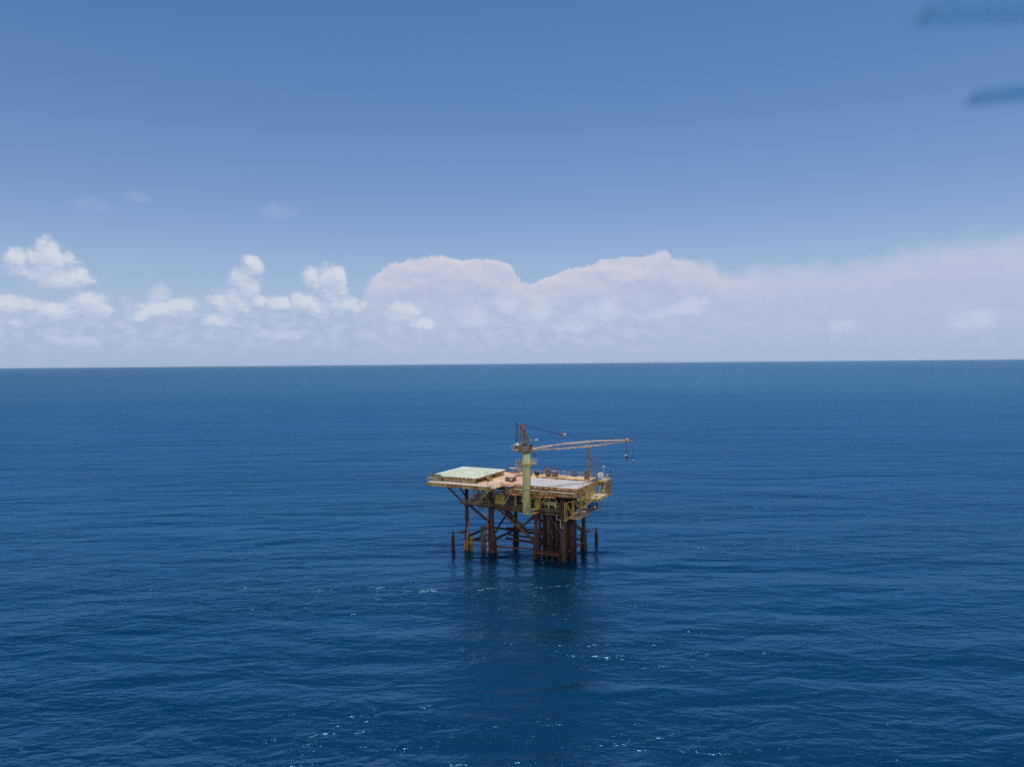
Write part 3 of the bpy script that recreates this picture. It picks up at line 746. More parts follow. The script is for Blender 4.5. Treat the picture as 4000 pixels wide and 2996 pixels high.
for v in (-1,3,7,11): part_h(MB().box((-16.7,v-.1,PZ-.44), (-2.85,v+.1,PZ-.165)), 'floor_beam', 'wall')
part_h(MB().box((-17.3,13.4,PZ-.25), (-15.4,14.6,PZ-.15)), 'corner_outrigger', 'dark')
for u, v in ((-16.5,-3.1),(-3.1,-3.1),(-3.1,13.3),(-16.5,13.3),(-9.8,-3.2),(-3.0,5)):
    part_h(MB().lathe((u,v,PZ+.01), [(.09,0),(.09,.1),(.05,.16)], 8), 'edge_light', 'cream')

# ------------------------------------------------------------------ crane
CU, CV = 12.3, -3.95
cr = thing('pedestal_crane', 'tall pale green pedestal crane with a brown machine deck and long pinkish lattice boom', 'crane', (CU, CV, 11.95))
def cp(mb, n, m, par=None, **k): return mb.build(n, m, par or cr, **k)
ped = cp(MB().lathe((CU,CV,0), [(1.04,11.95),(1.04,23.9),(1.22,24.2),(1.25,24.9),(.98,25.9),(.92,26.4),(.92,27.5)], 28), 'pedestal', 'ped', smooth=True)
cp(MB().lathe((CU,CV,18.1), [(1.045,0),(1.075,.02),(1.075,.1),(1.045,.12)], 28), 'weld_band', 'dark', ped)
cp(MB().tube((CU+1.12,CV-.1,14.8), (CU+1.12,CV-.1,24), .05, 6), 'cable_duct', 'grey', ped)
cp(MB().lathe((CU,CV,27.35), [(.98,0),(1.15,.06),(1.15,.3),(.98,.36)], 24), 'slew_ring', 'dark')
# ring platform half way
rp = cp(MB().prism([(CU-1.6,CV-2.2),(CU+1.5,CV-2.2),(CU+2.5,CV-1),(CU+2.5,CV+1.2),(CU+1.2,CV+2.2),(CU-1.4,CV+2.2),(CU-2.5,CV+1),(CU-2.5,CV-1)], 24.62, 24.76), 'ring_platform', 'olive')
ringp = [(CU-1.6,CV-2.2,24.76),(CU+1.5,CV-2.2,24.76),(CU+2.5,CV-1,24.76),(CU+2.5,CV+1.2,24.76),(CU+1.2,CV+2.2,24.76),(CU-1.4,CV+2.2,24.76),(CU-2.5,CV+1,24.76),(CU-2.5,CV-1,24.76),(CU-1.6,CV-2.2,24.76)]
def crail(pts, par, m, h=1.15):
    a = MB(); b = MB(); c = MB()
    for p, q in zip(pts, pts[1:]):
        for k, f in ((a, 1), (b, .5)): k.tube(Vector(p)+Vector((0,0,h*f)), Vector(q)+Vector((0,0,h*f)), .035, 6)
        c.tube(p, Vector(p)+Vector((0,0,h)), .035, 6)
    cp(a, 'top_rail', m, par); cp(b, 'mid_rail', m, par); cp(c, 'posts', m, par)
crail(ringp, rp, 'cream')
# access ladders and small side stage below it
st = cp(MB().box((CU-2.6,CV-.4,22.6), (CU-1.05,CV+.9,22.7)), 'side_stage', 'olive')
crail([(CU-1.1,CV-.4,22.7),(CU-2.6,CV-.4,22.7),(CU-2.6,CV+.9,22.7),(CU-1.1,CV+.9,22.7)], st, 'rail')
ld = MB()
for s in (0,.45): ld.bar((CU-2.4+s,CV-.5,22.7), (CU-2.4+s,CV-.5,26.0), .06)
for k in range(10): ld.bar((CU-2.4,CV-.5,22.9+k*.33), (CU-1.95,CV-.5,22.9+k*.33), .04)
cp(ld, 'ladder', 'rail')
ld = MB()
for s in (0,.45): ld.bar((CU-1.3,CV+.6+s,18.5), (CU-1.3,CV+.6+s,22.6), .06)
for k in range(12): ld.bar((CU-1.3,CV+.6,18.7+k*.33), (CU-1.3,CV+1.05,18.7+k*.33), .04)
cp(ld, 'ladder', 'rail')
# rotating part, built along its own axes: b towards the boom tip, c to its right
bdir = Vector((.526,.851,0)).normalized(); cdir = Vector((bdir.y,-bdir.x,0))
def X(b, c, z): return Vector((CU,CV,0)) + bdir*b + cdir*c + Vector((0,0,z))
def xb(b0, b1, c0, c1, z0, z1): return MB().box((b0,c0,z0),(b1,c1,z1)).xform(lambda p: X(p.x, p.y, p.z))
def flip(mb): mb.f = [tuple(reversed(f)) for f in mb.f]; return mb
md = cp(flip(xb(-2.3,1.9,-3.7,1.6,27.72,27.95)), 'machine_deck', 'crane')
crail([X(1.9,-1.4,27.95),X(1.9,-3.7,27.95),X(-2.3,-3.7,27.95),X(-2.3,1.6,27.95),X(1.9,1.6,27.95)], md, 'boom')
cab = cp(flip(xb(-1.7,.4,-3.0,-1.0,27.96,28.25)), 'operator_cab', 'cream')
cp(flip(xb(-1.66,.36,-2.96,-1.04,28.25,29.3)), 'window', 'glass', cab)
cp(flip(xb(-1.8,.5,-3.1,-.9,29.3,29.5)), 'roof', 'cream', cab)
for b, c in ((-1.67,-2.97),(.33,-2.97),(-1.67,-1.07),(.33,-1.07),(-1.67,-2.0)): cp(flip(xb(b-.05,b+.09,c-.05,c+.09,28.25,29.3)), 'window_post', 'cream', cab)
cp(flip(xb(-1.9,-.2,.05,1.35,27.96,29.2)), 'engine_house', 'crane')
cp(MB().tube(X(.5,-.8,28.6), X(.5,1.0,28.6), .5, 16), 'winch_drum', 'dark', smooth=True)
cp(MB().tube(X(-.9,-.7,29.5), X(-.9,.9,29.5), .38, 14), 'winch_drum', 'dark', smooth=True)
cp(flip(xb(-1.8,-1.0,.2,1.1,29.21,29.75)), 'fuel_tank', 'crane')
for b, c, z, s in ((.9,.9,29.2,.35),(.9,-.9,28.6,.3),(1.3,-.6,28.3,.3),(-1.4,1.0,29.6,.25)): cp(flip(xb(b-s,b+s,c-s,c+s,z-s,z+s)), 'gear_box', 'dark')
GT = X(-1.0,0,34.3)
for c in (-.75,.75):
    cp(MB().bar(X(1.3,c,27.95), GT + cdir*c*.6, .24), 'gantry_leg', 'crane'); cp(MB().bar(X(-1.7,c,27.95), GT + cdir*c*.6 - bdir*.25, .2), 'gantry_leg', 'crane')
    cp(MB().bar(X(.3,c,28.5), GT + cdir*c*.45 - Vector((0,0,.9)), .15), 'gantry_strut', 'crane')
cp(flip(xb(-1.4,-.6,-.6,.6,33.3,34.55)), 'gantry_head', 'crane')
cp(MB().tube(X(-.7,-.5,34.5), X(-.7,.5,34.5), .3, 14), 'sheave', 'dark', smooth=True)
lad = MB()
for c in (-.95,-.45): lad.bar(X(-2.2,c,30.0), X(-2.2,c,35.0), .08); 
for c in (-1.15,-.25): lad.bar(X(-2.6,c,30.4), X(-2.6,c,35.0), .06)
for k in range(14): lad.bar(X(-2.2,-.95,30.2+k*.34), X(-2.2,-.45,30.2+k*.34), .04)
for k in range(6): lad.path([X(-2.2,-.95,30.5+k*.9), X(-2.6,-1.15,30.5+k*.9), X(-2.6,-.25,30.5+k*.9), X(-2.2,-.45,30.5+k*.9)], .035, 5)
cp(lad, 'ladder', 'dark')
cp(MB().path([X(.45,.64,30.3), X(.9,.85,30.55), X(1.9,1.55,30.55)], .05, 6), 'lamp_bracket', 'grey')
cp(flip(xb(1.6,2.3,1.2,1.9,30.6,30.85)), 'flood_lamp', 'white')
cp(flip(xb(.75,1.05,.7,1.0,30.58,30.8)), 'flood_lamp', 'white'); cp(flip(xb(-2.4,-2.1,-.8,-.4,29.9,30.2)), 'flood_lamp', 'white')
cp(MB().path([X(1.6,1.4,27.8),X(1.7,1.5,26.2),X(1.7,1.0,26.2),X(1.6,.9,27.6)], .06, 6), 'hanging_ladder', 'brown')
for k in range(4): cp(MB().bar(X(1.65,.95,26.4+k*.35), X(1.65,1.45,26.4+k*.35), .05), 'rung', 'brown')
# lattice boom
L_ = 32.7
bz = lambda s: 28.2 + s*.25
def bw(s): return .25 + .45*min(1, s/.16) if s < .16 else (.7 if s < .74 else .7 - .42*(s-.74)/.26)
def bh(s): return .10 + .52*min(1, s/.30) if s < .30 else (.62 if s < .66 else .62 - .46*(s-.66)/.34)
def boomP(s, c, h): return X(1.7 + s*(L_-1.7), c*bw(s), bz(s) + .05 + h*bh(s))
bo = None; nb_ = 26
for c, h in ((-1,-1),(1,-1),(-1,1),(1,1)):
    mb = MB()
    for k in range(nb_): mb.tube(boomP(k/nb_, c, h), boomP((k+1)/nb_, c, h), .10, 6)
    if bo is None: bo = cp(mb, 'boom', 'boom')
    else: cp(mb, 'chord', 'boom', bo)
for nm, f in (('side_lacing', [((-1,-1),(-1,1)), ((1,-1),(1,1))]), ('cross_lacing', [((-1,1),(1,1)), ((-1,-1),(1,-1))])):
    for (a, b) in f:
        mb = MB()
        for k in range(nb_):
            p, q = (a, b) if k % 2 == 0 else (b, a)
            mb.tube(boomP(k/nb_, *p), boomP((k+1)/nb_, *q), .032, 5)
            if k % 4 == 0: mb.tube(boomP(k/nb_, *a), boomP(k/nb_, *b), .03, 5)
        cp(mb, nm, 'crane', bo)
pl = MB()
cp(flip(xb(L_*.16,L_*.16+.06,-.7,.7,28.6,29.0)), 'stiffener_plate', 'boom', bo)
T = X(L_, 0, bz(1)+.1)
cp(MB().prism([(-.25,-.45),(1.1,-.28),(1.1,.28),(-.25,.45)], -.25, .3).xform(lambda p: T + bdir*p.x + cdir*p.y + Vector((0,0,p.z))), 'boom_head', 'curb')
cp(MB().tube(T + bdir*.2 - cdir*.4, T + bdir*.2 + cdir*.4, .42, 14), 'sheave', 'boom', smooth=True)
cp(MB().bar(T + bdir*.8, T + bdir*2.3 - Vector((0,0,.75)), .3), 'fly_jib', 'curb')
cp(MB().bar(T + bdir*.3 + Vector((0,0,.2)), T + bdir*.5 + Vector((0,0,.95)), .16), 'jib_post', 'crane')
# ropes
BL = Vector(lerp(GT, T, .36)) - Vector((0,0,.85))
rp_ = MB()
for c in (-.35,.35):
    for dz in (.25,-.3): rp_.tube(GT + cdir*c + bdir*.3 + Vector((0,0,dz)), BL + cdir*c*.6 + Vector((0,0,dz*.25)), .038, 5)
cp(rp_, 'luffing_rope', 'rope')
pe = MB()
for c in (-.3,.3):
    m_ = lerp(BL, T, .5); m_ = Vector(m_) - Vector((0,0,.3))
    pe.path([BL + cdir*c, m_ + cdir*c, T + cdir*c + Vector((0,0,.3))], .032, 5)
cp(pe, 'pendant_rope', 'rope')
cp(flip(MB().box((-.65,-.5,-.25),(.1,.5,.28)).xform(lambda p: BL + bdir*p.x + cdir*p.y + Vector((0,0,p.z)))), 'bridle_block', 'crane')
cp(flip(MB().box((.1,-.32,-.2),(.9,.32,.22)).xform(lambda p: BL + bdir*p.x + cdir*p.y + Vector((0,0,p.z)))), 'bridle_yoke', 'white')
# hooks hang from the boom, so they are things of their own
hp_ = T + bdir*.1
def hookc(c): return [c + Vector((0,0,0)), c + Vector((0,0,-.45)), c + Vector((.22,0,-.65)), c + Vector((.3,0,-.4))]
HB = hp_ - Vector((0,0,4.4))
hb = thing('hook_block', 'heavy crane hook block hanging on twin ropes below the boom head', 'hook', HB)
ro = MB()
for c in (-.12,.12): ro.tube(hp_ + cdir*c - Vector((0,0,.2)), HB + cdir*c + Vector((0,0,.3)), .045, 5)
ro.tube(HB + Vector((0,0,1.6)), HB + Vector((0,0,2.0)), .16, 8)
ro.build('rope', 'rope', hb)
MB().lathe(HB, [(.16,.45),(.36,.3),(.42,-.1),(.36,-.55),(.14,-.75)], 14).build('block', 'brown', hb, smooth=True)
MB().lathe(HB + Vector((-.1,-.1,.1)), [(.36,-.06),(.40,.1),(.36,.28)], 14).build('cheek_plate', 'white', hb)
MB().path(hookc(HB - Vector((0,0,.7))), .08, 6).build('hook', 'dark', hb)
wp = T + bdir*2.35 - Vector((0,0,.8)); WB = wp - Vector((0,0,5.4))
wh = thing('hook_ball', 'small whip hook with an overhaul ball on a single thin rope at the jib tip', 'hook', WB)
MB().tube(wp, WB, .028, 5).build('rope', 'rope', wh)
MB().tube(wp - Vector((0,0,1.7)), wp - Vector((0,0,2.7)), .07, 6).build('rope_socket', 'rope', wh)
MB().lathe(WB, [(.06,.42),(.2,.3),(.3,.05),(.27,-.15),(.1,-.35)], 12).build('ball', 'grey', wh, smooth=True)
MB().lathe(WB, [(.1,.5),(.22,.36),(.2,.3)], 10).build('cap', 'white', wh)
MB().path(hookc(WB - Vector((0,0,.3))), .06, 6).build('hook', 'dark', wh)

# ------------------------------------------------------------------ boom rest
RU, RV = 22.6, 12.6
br_ = thing('boom_rest', 'tall rusty boom rest mast with a cradle on top and a caged ladder', 'mast', (RU, RV, D))
q = lambda mb, n, m: mb.build(n, m, br_)
q(MB().bar((RU,RV,D-.2), (RU,RV,27.2), .36), 'mast', 'crane')
for s in (-1, 1): q(MB().bar((RU,RV,26.4), (RU + cdir.x*1.0*s, RV + cdir.y*1.0*s, 27.75), .22), 'cradle_arm', 'crane')
q(MB().bar((RU-cdir.x*1.2, RV-cdir.y*1.2, 27.85), (RU+cdir.x*1.2, RV+cdir.y*1.2, 27.85), .32), 'cradle', 'boom')
for du, dv in ((1.0,1.2),(1.7,1.2)): q(MB().bar((RU+du,RV+dv,D-.1), (RU+du,RV+dv,24.9 if du > 1.3 else 23.1), .15), 'cage_post', 'grey')
lm = MB()
for k in range(26): lm.bar((RU+.2,RV+.3,D+.3+k*.3), (RU+.75,RV+.75,D+.3+k*.3), .05)
for s in ((.2,.3),(.75,.75)): lm.bar((RU+s[0],RV+s[1],D), (RU+s[0],RV+s[1],26.4), .07)
q(lm, 'ladder', 'rail')
hoop = MB()
for k in range(7): hoop.path([(RU+.2,RV+.3,19.5+k*.85), (RU+1.0,RV+.25,19.6+k*.85), (RU+1.7,RV+1.1,19.6+k*.85), (RU+1.0,RV+1.2,19.6+k*.85), (RU+.75,RV+.75,19.5+k*.85)], .035, 5)
hoop.path([(RU,RV,26.2),(RU+1.7,RV+1.2,24.9)], .06, 5); hoop.path([(RU,RV,24.9),(RU+1.0,RV+1.2,23.1)], .05, 5)
q(hoop, 'ladder_cage', 'grey')
q(MB().box((RU-.5,RV-.5,D+.0),(RU+.5,RV+.5,D+.06)), 'base_plate', 'olive')

# ------------------------------------------------------------------ aerials
def dish(at, r, aim, label):
    t = thing('satellite_dish', label, 'satellite dish', at)
    aim = Vector(aim).normalized(); c = Vector(at) + Vector((0,0,r+.35))
    x = aim.cross(Vector((0,0,1))).normalized(); y = x.cross(aim)
    mb = MB(); nr, ns = 7, 36
    for side in (0, .05):
        for j in range(nr+1):
            rr = r*j/nr
            for k in range(ns):
                w = 2*math.pi*k/ns
                mb.v.append(tuple(c + x*rr*math.cos(w) + y*rr*math.sin(w) + aim*(.26*(rr/r)**2*r - side)))
    o = (nr+1)*ns
    for j in range(nr):
        for k in range(ns):
            k2 = (k+1) % ns; a = j*ns
            mb.f.append((a+k, a+k2, a+ns+k2, a+ns+k)); mb.f.append((o+a+k, o+a+ns+k, o+a+ns+k2, o+a+k2))
    for k in range(ns):
        k2 = (k+1) % ns; a = nr*ns; mb.f.append((a+k, a+k2, o+a+k2, o+a+k))
    mb.build('reflector', 'dish', t, smooth=True)
    MB().tube(at, c - aim*.3, .11, 10).build('stand', 'grey', t)
    f = MB()
    for w in (.5, 2.6, 4.7): f.tube(c + (x*math.cos(w) + y*math.sin(w))*r*.7 + aim*.13*r, c + aim*r*.75, .018, 5)
    f.build('feed_strut', 'white', t)
    MB().tube(c + aim*r*.7, c + aim*r*.86, .07, 10).build('feed_horn', 'white', t)
dish((25.4,14.3,18.7), .88, (.36,-.94,.22), 'round pale grey satellite dish on the aerial balcony')
t = thing('dome_antenna', 'small white domed antenna on a bracket right of the satellite dish', 'antenna', (26.2,17.2,18.7))
MB().tube((26.2,17.2,18.7), (26.2,17.2,19.3), .07, 8).build('stand', 'grey', t)
MB().lathe((26.2,17.2,19.3), [(.14,0),(.2,.08),(.2,.4),(.14,.58),(.03,.66)], 14).build('dome', 'white', t, smooth=True)
MB().bar((25.6,16.9,19.25), (26.7,17.3,19.25), .08).build('bracket', 'cream', t)
t = thing('radio_mast', 'thin pink mast with a pale flat aerial head behind the satellite dish', 'antenna', (25.5,16.4,18.7))
MB().tube((25.5,16.4,18.7), (25.5,16.4,22.0), .07, 8).build('pole', 'boom', t)
MB().lathe((25.5,16.4,21.9), [(.1,0),(.5,.12),(.5,.2),(.1,.28)], 12).build('aerial_head', 'white', t)
for k in (20.6,21.2): MB().bar((25.2,16.4,k), (25.8,16.4,k), .05).build('crossbar', 'boom', t)
t = thing('signal_lamp_post', 'dark post with a tilted round lamp at the right end of the aerial balcony', 'lamp post', (26.6,18.3,18.7))
MB().tube((26.6,18.3,18.7), (26.6,18.3,20.3), .07, 8).build('pole', 'dark', t)
MB().lathe((26.6,18.3,20.3), [(.08,0),(.28,.15),(.28,.5),(.12,.62)], 12).build('lamp_head', 'dark', t)
MB().bar((26.45,18.2,20.4), (26.4,18.15,20.9), .12).build('reflector_plate', 'white', t)

# ------------------------------------------------------------------ things on the decks
tote_labels = ['left front tote of the three on the rusty deck, pale lid and dark sides', 'right front tote of the three on the rusty deck with a pale label', 'rear tote of the three on the rusty deck showing only its pale lid']
def tote(at):
    t = thing('liquid_tote', tote_labels[0], 'liquid tote', at, 'liquid totes on the rusty deck')
    x, y, z = at
    MB().box((x-.56,y-.5,z+.02),(x+.56,y+.5,z+.15)).build('pallet', 'grey', t)
    MB().box((x-.52,y-.46,z+.16),(x+.52,y+.46,z+1.2)).build('tank', 'totes', t)
    MB().box((x-.53,y-.47,z+1.2),(x+.53,y+.47,z+1.26)).build('lid', 'totetop', t)
    MB().lathe((x,y,z+1.26), [(.16,0),(.16,.06)], 12).build('filler_cap', 'dark', t)
    c = MB()
    for k in range(5):
        u = x-.55+k*.275; c.bar((u,y-.49,z+.15),(u,y-.49,z+1.22),.035); c.bar((u,y+.49,z+.15),(u,y+.49,z+1.22),.035)
        v = y-.48+k*.24; c.bar((x-.55,v,z+.15),(x-.55,v,z+1.22),.035); c.bar((x+.55,v,z+.15),(x+.55,v,z+1.22),.035)
    for h in (.4,.75,1.1): c.path([(x-.55,y-.49,z+h),(x+.55,y-.49,z+h),(x+.55,y+.49,z+h),(x-.55,y+.49,z+h),(x-.55,y-.49,z+h)],.02,4)
    c.build('cage', 'cage', t)
    return t
t0 = tote((3.05,3.6,D))
t1 = copy_tree(t0, (4.5,3.0,D)); t1['label'] = tote_labels[1]
t2 = copy_tree(t0, (4.35,4.5,D)); t2['label'] = tote_labels[2]
MB().box((4.35,2.47,D+.55),(4.8,2.485,D+1.0)).build('label_plate', 'white', t1, at=(4.5,3.0,D))

def cabinet(at, w, d, h, label, m='grey'):
    t = thing('equipment_cabinet', label, 'cabinet', at); x, y, z = at
    MB().box((x,y,z+.1),(x+w,y+d,z+h)).build('body', m, t)
    MB().box((x-.05,y-.05,z),(x+w+.05,y+d+.05,z+.1)).build('plinth', 'dark', t)
    MB().box((x+.06,y-.03,z+.2),(x+w-.06,y-.002,z+h-.1)).build('door', m, t)
    MB().box((x+w-.2,y-.06,z+h*.5),(x+w-.15,y-.03,z+h*.5+.2)).build('handle', 'dark', t)
    MB().box((x-.06,y-.08,z+h),(x+w+.06,y+d+.06,z+h+.06)).build('roof', m, t)
    return t
RD = D + .28
cabinet((9.8,13.3,RD), 1.15, .8, 2.05, 'tall brown cabinet beside the red rack on the rear deck')
cabinet((21.0,13.7,RD), 1.15, .8, 2.25, 'tall olive grey cabinet just left of the boom rest mast')
fr = thing('shelter_frame', 'open dark pipe frame standing over the red rack and brown cabinet', 'frame', (9.0,13.0,RD))
for u in (9.0,13.8):
    for v in (13.0,14.8): MB().bar((u,v,RD),(u,v,RD+2.35),.08).build('post', 'brown', fr)
MB().path([(9.0,13.0,RD+2.35),(13.8,13.0,RD+2.35),(13.8,14.8,RD+2.35),(9.0,14.8,RD+2.35),(9.0,13.0,RD+2.35)],.05,5).build('top_frame', 'brown', fr)
rk = thing('bottle_rack', 'red rack of gas bottles under the open pipe frame on the rear deck', 'rack', (11.4,13.6,RD))
MB().box((11.3,13.3,RD),(13.4,14.3,RD+.14)).build('base', 'red', rk)
for k in range(6): MB().lathe((11.6+k*.31,13.75,RD+.14), [(.13,0),(.13,1.0),(.05,1.2),(.05,1.32)], 10).build('gas_bottle', 'green' if k == 2 else ('red' if k % 2 else 'grey'), rk, smooth=True)
for u in (11.35,12.3,13.3): MB().bar((u,13.4,RD+.14),(u,13.4,RD+1.3),.1).build('upright', 'red', rk)
MB().bar((11.3,13.36,RD+.8),(13.4,13.36,RD+.8),.07).build('retaining_bar', 'red', rk)
MB().box((11.5,14.1,RD+1.1),(12.1,14.3,RD+1.6)).build('gauge_panel', 'white', rk)
wr = thing('tugger_winch', 'small dark winch on the rear deck just right of the crane pedestal', 'winch', (6.4,15.0,D))
MB().box((5.9,14.6,D),(6.9,15.4,D+.2)).build('base', 'dark', wr)
MB().tube((6.0,15.0,D+.8),(6.8,15.0,D+.8),.42,14).build('drum', 'dark', wr, smooth=True)
for u in (5.95,6.82): MB().tube((u-.04,15.0,D+.75),(u+.04,15.0,D+.75),.6,16).build('flange', 'brown', wr)
MB().box((6.2,15.3,D+.2),(6.7,15.8,D+.8)).build('motor', 'red', wr)
bx_ = thing('junction_boxes', 'pair of square boxes on thin legs against the rear railing', 'boxes', (16.6,16.6,RD))
for u in (16.0,16.9): 
    MB().box((u,16.6,RD+.95),(u+.65,16.95,RD+1.65)).build('box', 'grey', bx_)
    for s in (.1,.55): MB().bar((u+s,16.75,RD),(u+s,16.75,RD+.95),.07).build('leg', 'brown', bx_)
MB().box((15.9,16.5,RD),(17.7,17.0,RD+.1)).build('base', 'dark', bx_)
def beam(p, q, w, h, label, m, name='loose_beam'):
    d = (Vector(q)-Vector(p)); d.z = 0; d.normalize(); s = Vector((-d.y,d.x,0))*w/2; p, q = Vector(p), Vector(q); u = Vector((0,0,h))
    mb = MB(); mb.v = [tuple(c) for c in (p-s,p+s,q+s,q-s,p-s+u,p+s+u,q+s+u,q-s+u)]
    mb.f = [(0,1,2,3),(7,6,5,4),(0,4,5,1),(1,5,6,2),(2,6,7,3),(3,7,4,0)]
    return tag(mb.build(name, m, at=tuple(p)), label, 'beam')
beam((13.5,11.2,D+.36), (15.9,14.6,D+.62), .4, .22, 'pale tan beam lying across the curb of the rear deck', 'tandeck')
beam((1.2,11.6,D+.01), (4.6,15.4,D+.01), .35, .32, 'long dark beam lying on the rusty deck behind the crane pedestal', 'dark')
beam((2.3,10.9,D+.01), (5.6,14.5,D+.01), .9, .12, 'pale tan plate lying next to the dark beam behind the pedestal', 'tandeck', 'loose_plate')
beam((5.3,-2.2,D+.01), (8.6,.9,D+.01), .28, .2, 'pale timber lying at the front deck edge by the totes', 'cream')
beam((5.0,-1.2,D+.01), (6.6,-1.6,D+.01), .3, .16, 'short tan timber at the walkway corner below the totes', 'tandeck')
beam((6.6,.2,D+.012), (8.2,.7,D+.012), .5, .18, 'dark short beam on the deck left of the crane pedestal', 'dark')
wl = thing('life_ring', 'white life ring on a post beside the crane pedestal at the front railing', 'life ring', (13.75,-2.2,WK))
MB().bar((13.75,-2.2,WK),(13.75,-2.2,WK+1.2),.08).build('post', 'brown', wl)
rg = MB()
for k in range(16):
    a, b = [Vector((13.75+.24*math.cos(w), -2.3, WK+.8+.24*math.sin(w))) for w in (2*math.pi*k/16, 2*math.pi*(k+1)/16)]
    rg.tube(a, b, .065, 6)
rg.build('ring', 'white', wl)
po = thing('alarm_post', 'dark post with a small black box on the grey walkway above the front stairs', 'post', (2.05,-5.6,D))
MB().bar((2.05,-5.6,D),(2.05,-5.6,D+1.5),.12).build('pole', 'dark', po); MB().box((1.85,-5.75,D+1.3),(2.4,-5.45,D+1.75)).build('alarm_box', 'dark', po)
# machinery standing on the lower deck
def vessel(at, l, r, label, m):
    t = thing('process_vessel', label, 'tank', at); x, y, z = at
    v = MB().lathe((0,0,0), [(r*.3,-l/2-.25),(r*.8,-l/2-.1),(r,-l/2+.05),(r,l/2-.05),(r*.8,l/2+.1),(r*.3,l/2+.25)], 18)
    v.xform(lambda p: Vector((x + p.z, y + p.x, z + r + .45 + p.y))); v.f = [tuple(reversed(f)) for f in v.f]
    v.build('shell', m, t, smooth=True)
    for s in (-.3,.3): MB().box((x+l*s-.1,y-r*.7,z),(x+l*s+.1,y+r*.7,z+.75)).build('saddle', 'brown', t)
    MB().tube((x,y,z+2*r+.4),(x,y,z+2*r+.8),.12,8).build('nozzle', m, t)
vessel((16.2,1.6,LD), 3.0, .62, 'grey horizontal vessel on the lower deck behind the conductor pipes', 'cream')
vessel((-4.4,2.2,LD), 2.6, .7, 'brown horizontal vessel on the lower deck under the helideck', 'crane')
vessel((9.0,2.4,LD), 2.4, .55, 'pale horizontal vessel on the lower deck behind the crane pedestal', 'white')
def pump(at, label, m):
    t = thing('pump_unit', label, 'pump', at); x, y, z = at
    MB().box((x-.8,y-.4,z),(x+.8,y+.4,z+.18)).build('skid', 'dark', t)
    MB().tube((x-.7,y,z+.55),(x+.1,y,z+.55),.34,12).build('motor', m, t, smooth=True)
    MB().lathe((x+.45,y,z+.18), [(.3,0),(.38,.3),(.3,.7),(.1,.85)], 12).build('pump_housing', 'grey', t, smooth=True)
pump((18.6,.7,LD), 'white pump unit at the front edge of the lower deck near the right leg', 'white')
pump((6.0,.9,LD), 'red pump unit at the front edge of the lower deck left of the pedestal', 'red')
pump((-2.2,-1.2,LD+.04), 'cream pump unit on the left lower balcony', 'cream')
pump((23.6,2.0,11.5), 'white pump unit on the lowest side landing behind the truss', 'white')
t = thing('float_buoy', 'white round buoy hanging beneath the right landing', 'buoy', (24.5,5.4,12.9))
MB().lathe((24.5,5.4,12.9), [(.05,-.34),(.28,-.2),(.34,0),(.28,.2),(.05,.34)], 14).build('float', 'white', t, smooth=True)
MB().tube((24.5,5.4,13.2),(24.5,5.4,15.3),.025,5).build('rope', 'rope', t)
t = thing('survival_canister', 'white canister lying on the low side landing', 'canister', (24.0,4.8,11.5))
MB().tube((23.1,4.8,11.95),(24.7,4.8,11.95),.33,14).build('shell', 'white', t, smooth=True)
for u in (23.4,24.4): MB().box((u-.08,4.5,11.5),(u+.08,5.1,11.7)).build('cradle', 'grey', t)
# ------------------------------------------------------------------ around the legs
def pile(at, arm, label):
    t = thing('mooring_pile', label, 'mooring pile', at, 'mooring piles beside the platform'); x, y, z = at
    MB().lathe((x,y,0), [(.46,-3),(.46,3.0),(.42,3.3),(.24,3.95),(.22,4.7),(.14,4.75),(.1,5.2)], 16).build('pile', 'barn', t, smooth=True)
    a = MB().tube((x,y,4.35), arm, .2, 12).build('arm', 'redlow', t, smooth=True)
    m = Vector(lerp((x,y,4.35), arm, .72))
    d = (Vector(arm)-Vector((x,y,4.35))).normalized()
    MB().tube(m - d*.5, m + d*1.0, .32, 12).build('coupling', 'redlow', a, smooth=True)
    return t
pile((-10.7,-2.3,0), (-7.9,-.3,4.75), 'dark mooring pile with a pointed top left of the platform')
pile((22.9,17.6,0), (21.3,13.4,4.6), 'dark mooring pile with a pointed top right of the platform')
def fender(at, hs, label, m='fender'):
    t = thing('fender_cluster', label, 'fender', at, 'boat fenders at the front legs'); x, y, z = at
    for k, (dx, dy, h, l) in enumerate(hs): MB().tube((x+dx,y+dy,-2.0),(x+dx+l,y+dy,h),.21,10).build('fender_tube', m, t, smooth=True)
    MB().bar((x-1.2,y+.15,1.4),(x+1.3,y+.15,1.4),.2).build('cross_bar', 'barn', t)
    return t
fender((-6.5,-1.5,0), [(-1.2,-.1,2.6,.3),(-.5,0,4.1,.25),(.1,-.2,2.7,.1),(.6,0,3.4,.2),(1.2,0,4.0,.15)], 'yellow boat fender tubes at the water below the left front leg')
fender((-1.7,-1.7,0), [(-.5,0,7.0,0),(0,-.1,7.5,0),(.55,0,7.3,0)], 'taller worn brown fender posts beside the second front leg', 'oldfender')
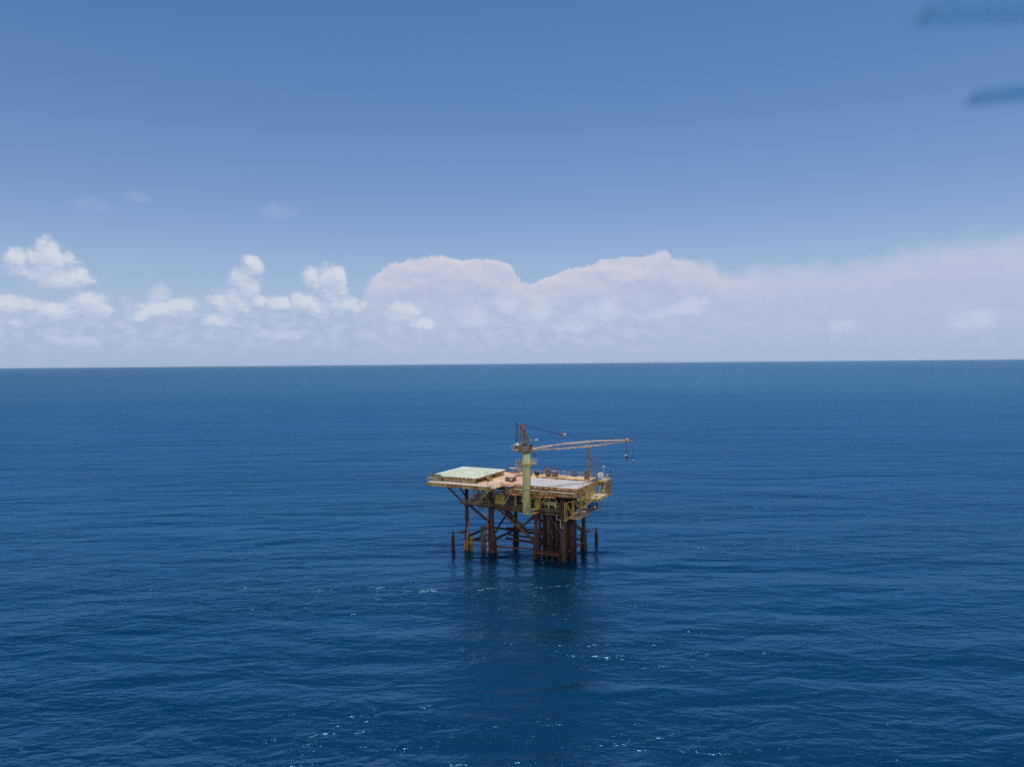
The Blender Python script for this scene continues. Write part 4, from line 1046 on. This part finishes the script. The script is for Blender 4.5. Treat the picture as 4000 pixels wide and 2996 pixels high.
# ------------------------------------------------------------------ the drone's own propeller, at rest, close to the camera
pm = bpy.data.materials.new('propeller_plastic'); pm.use_nodes = True
t_ = NT(pm.node_tree); t_.n.remove(t_.n['Principled BSDF'])
df = t_.new('ShaderNodeBsdfDiffuse'); df.inputs[0].default_value = (.12,.2,.32,1)
tl = t_.new('ShaderNodeBsdfTranslucent'); tl.inputs[0].default_value = (.29,.455,.64,1)
mx = t_.new('ShaderNodeMixShader'); mx.inputs[0].default_value = .85
t_.l.new(df.outputs[0], mx.inputs[1]); t_.l.new(tl.outputs[0], mx.inputs[2]); t_.l.new(mx.outputs[0], t_.n['Material Output'].inputs[0])
M['prop'] = pm
pr = bpy.data.objects.new('drone_propeller', None); col.objects.link(pr); pr.location = (.26,.236,H+.108)
anchor[pr] = Vector(pr.location)
tag(pr, 'dark blue drone propeller blades reaching in at the upper right corner of the sky', 'propeller')
def blade(tip, root, chord):
    tip, root = Vector(tip), Vector(root); d = (root-tip); n = 14
    up = Vector((0,0,1)); side = d.cross(up).normalized(); mb = MB()
    for k in range(n+1):
        s = k/n; c = chord*(min(1, .94 + s) if s < .06 else 1.05 - .25*abs(s-.45)); a = R(16 + 6*s)
        w = side*math.cos(a)*c/2 + up*math.sin(a)*c/2; p = tip + d*s; th = up*.0005
        mb.v += [tuple(p-w), tuple(p+th*1.6), tuple(p+w), tuple(p-th)]
    for k in range(n):
        for j in range(4): mb.f.append((k*4+j, k*4+(j+1)%4, k*4+4+(j+1)%4, k*4+4+j))
    mb.f.append((3,2,1,0)); mb.f.append(tuple(n*4+j for j in range(4)))
    return mb
blade((.1185,.206,H+.0984), (.238,.216,H+.1068), .0100).build('blade', 'prop', pr)
blade((.1700,.264,H+.0957), (.262,.256,H+.1032), .0104).build('blade', 'prop', pr)
MB().lathe((.255,.236,H+.100), [(.006,-.004),(.022,-.002),(.024,.006),(.014,.012),(.004,.015)], 16).build('hub', 'dark', pr)
MB().lathe((.255,.236,H+.072), [(.013,0),(.014,.002),(.014,.022),(.008,.026)], 16).build('motor', 'dark', pr)
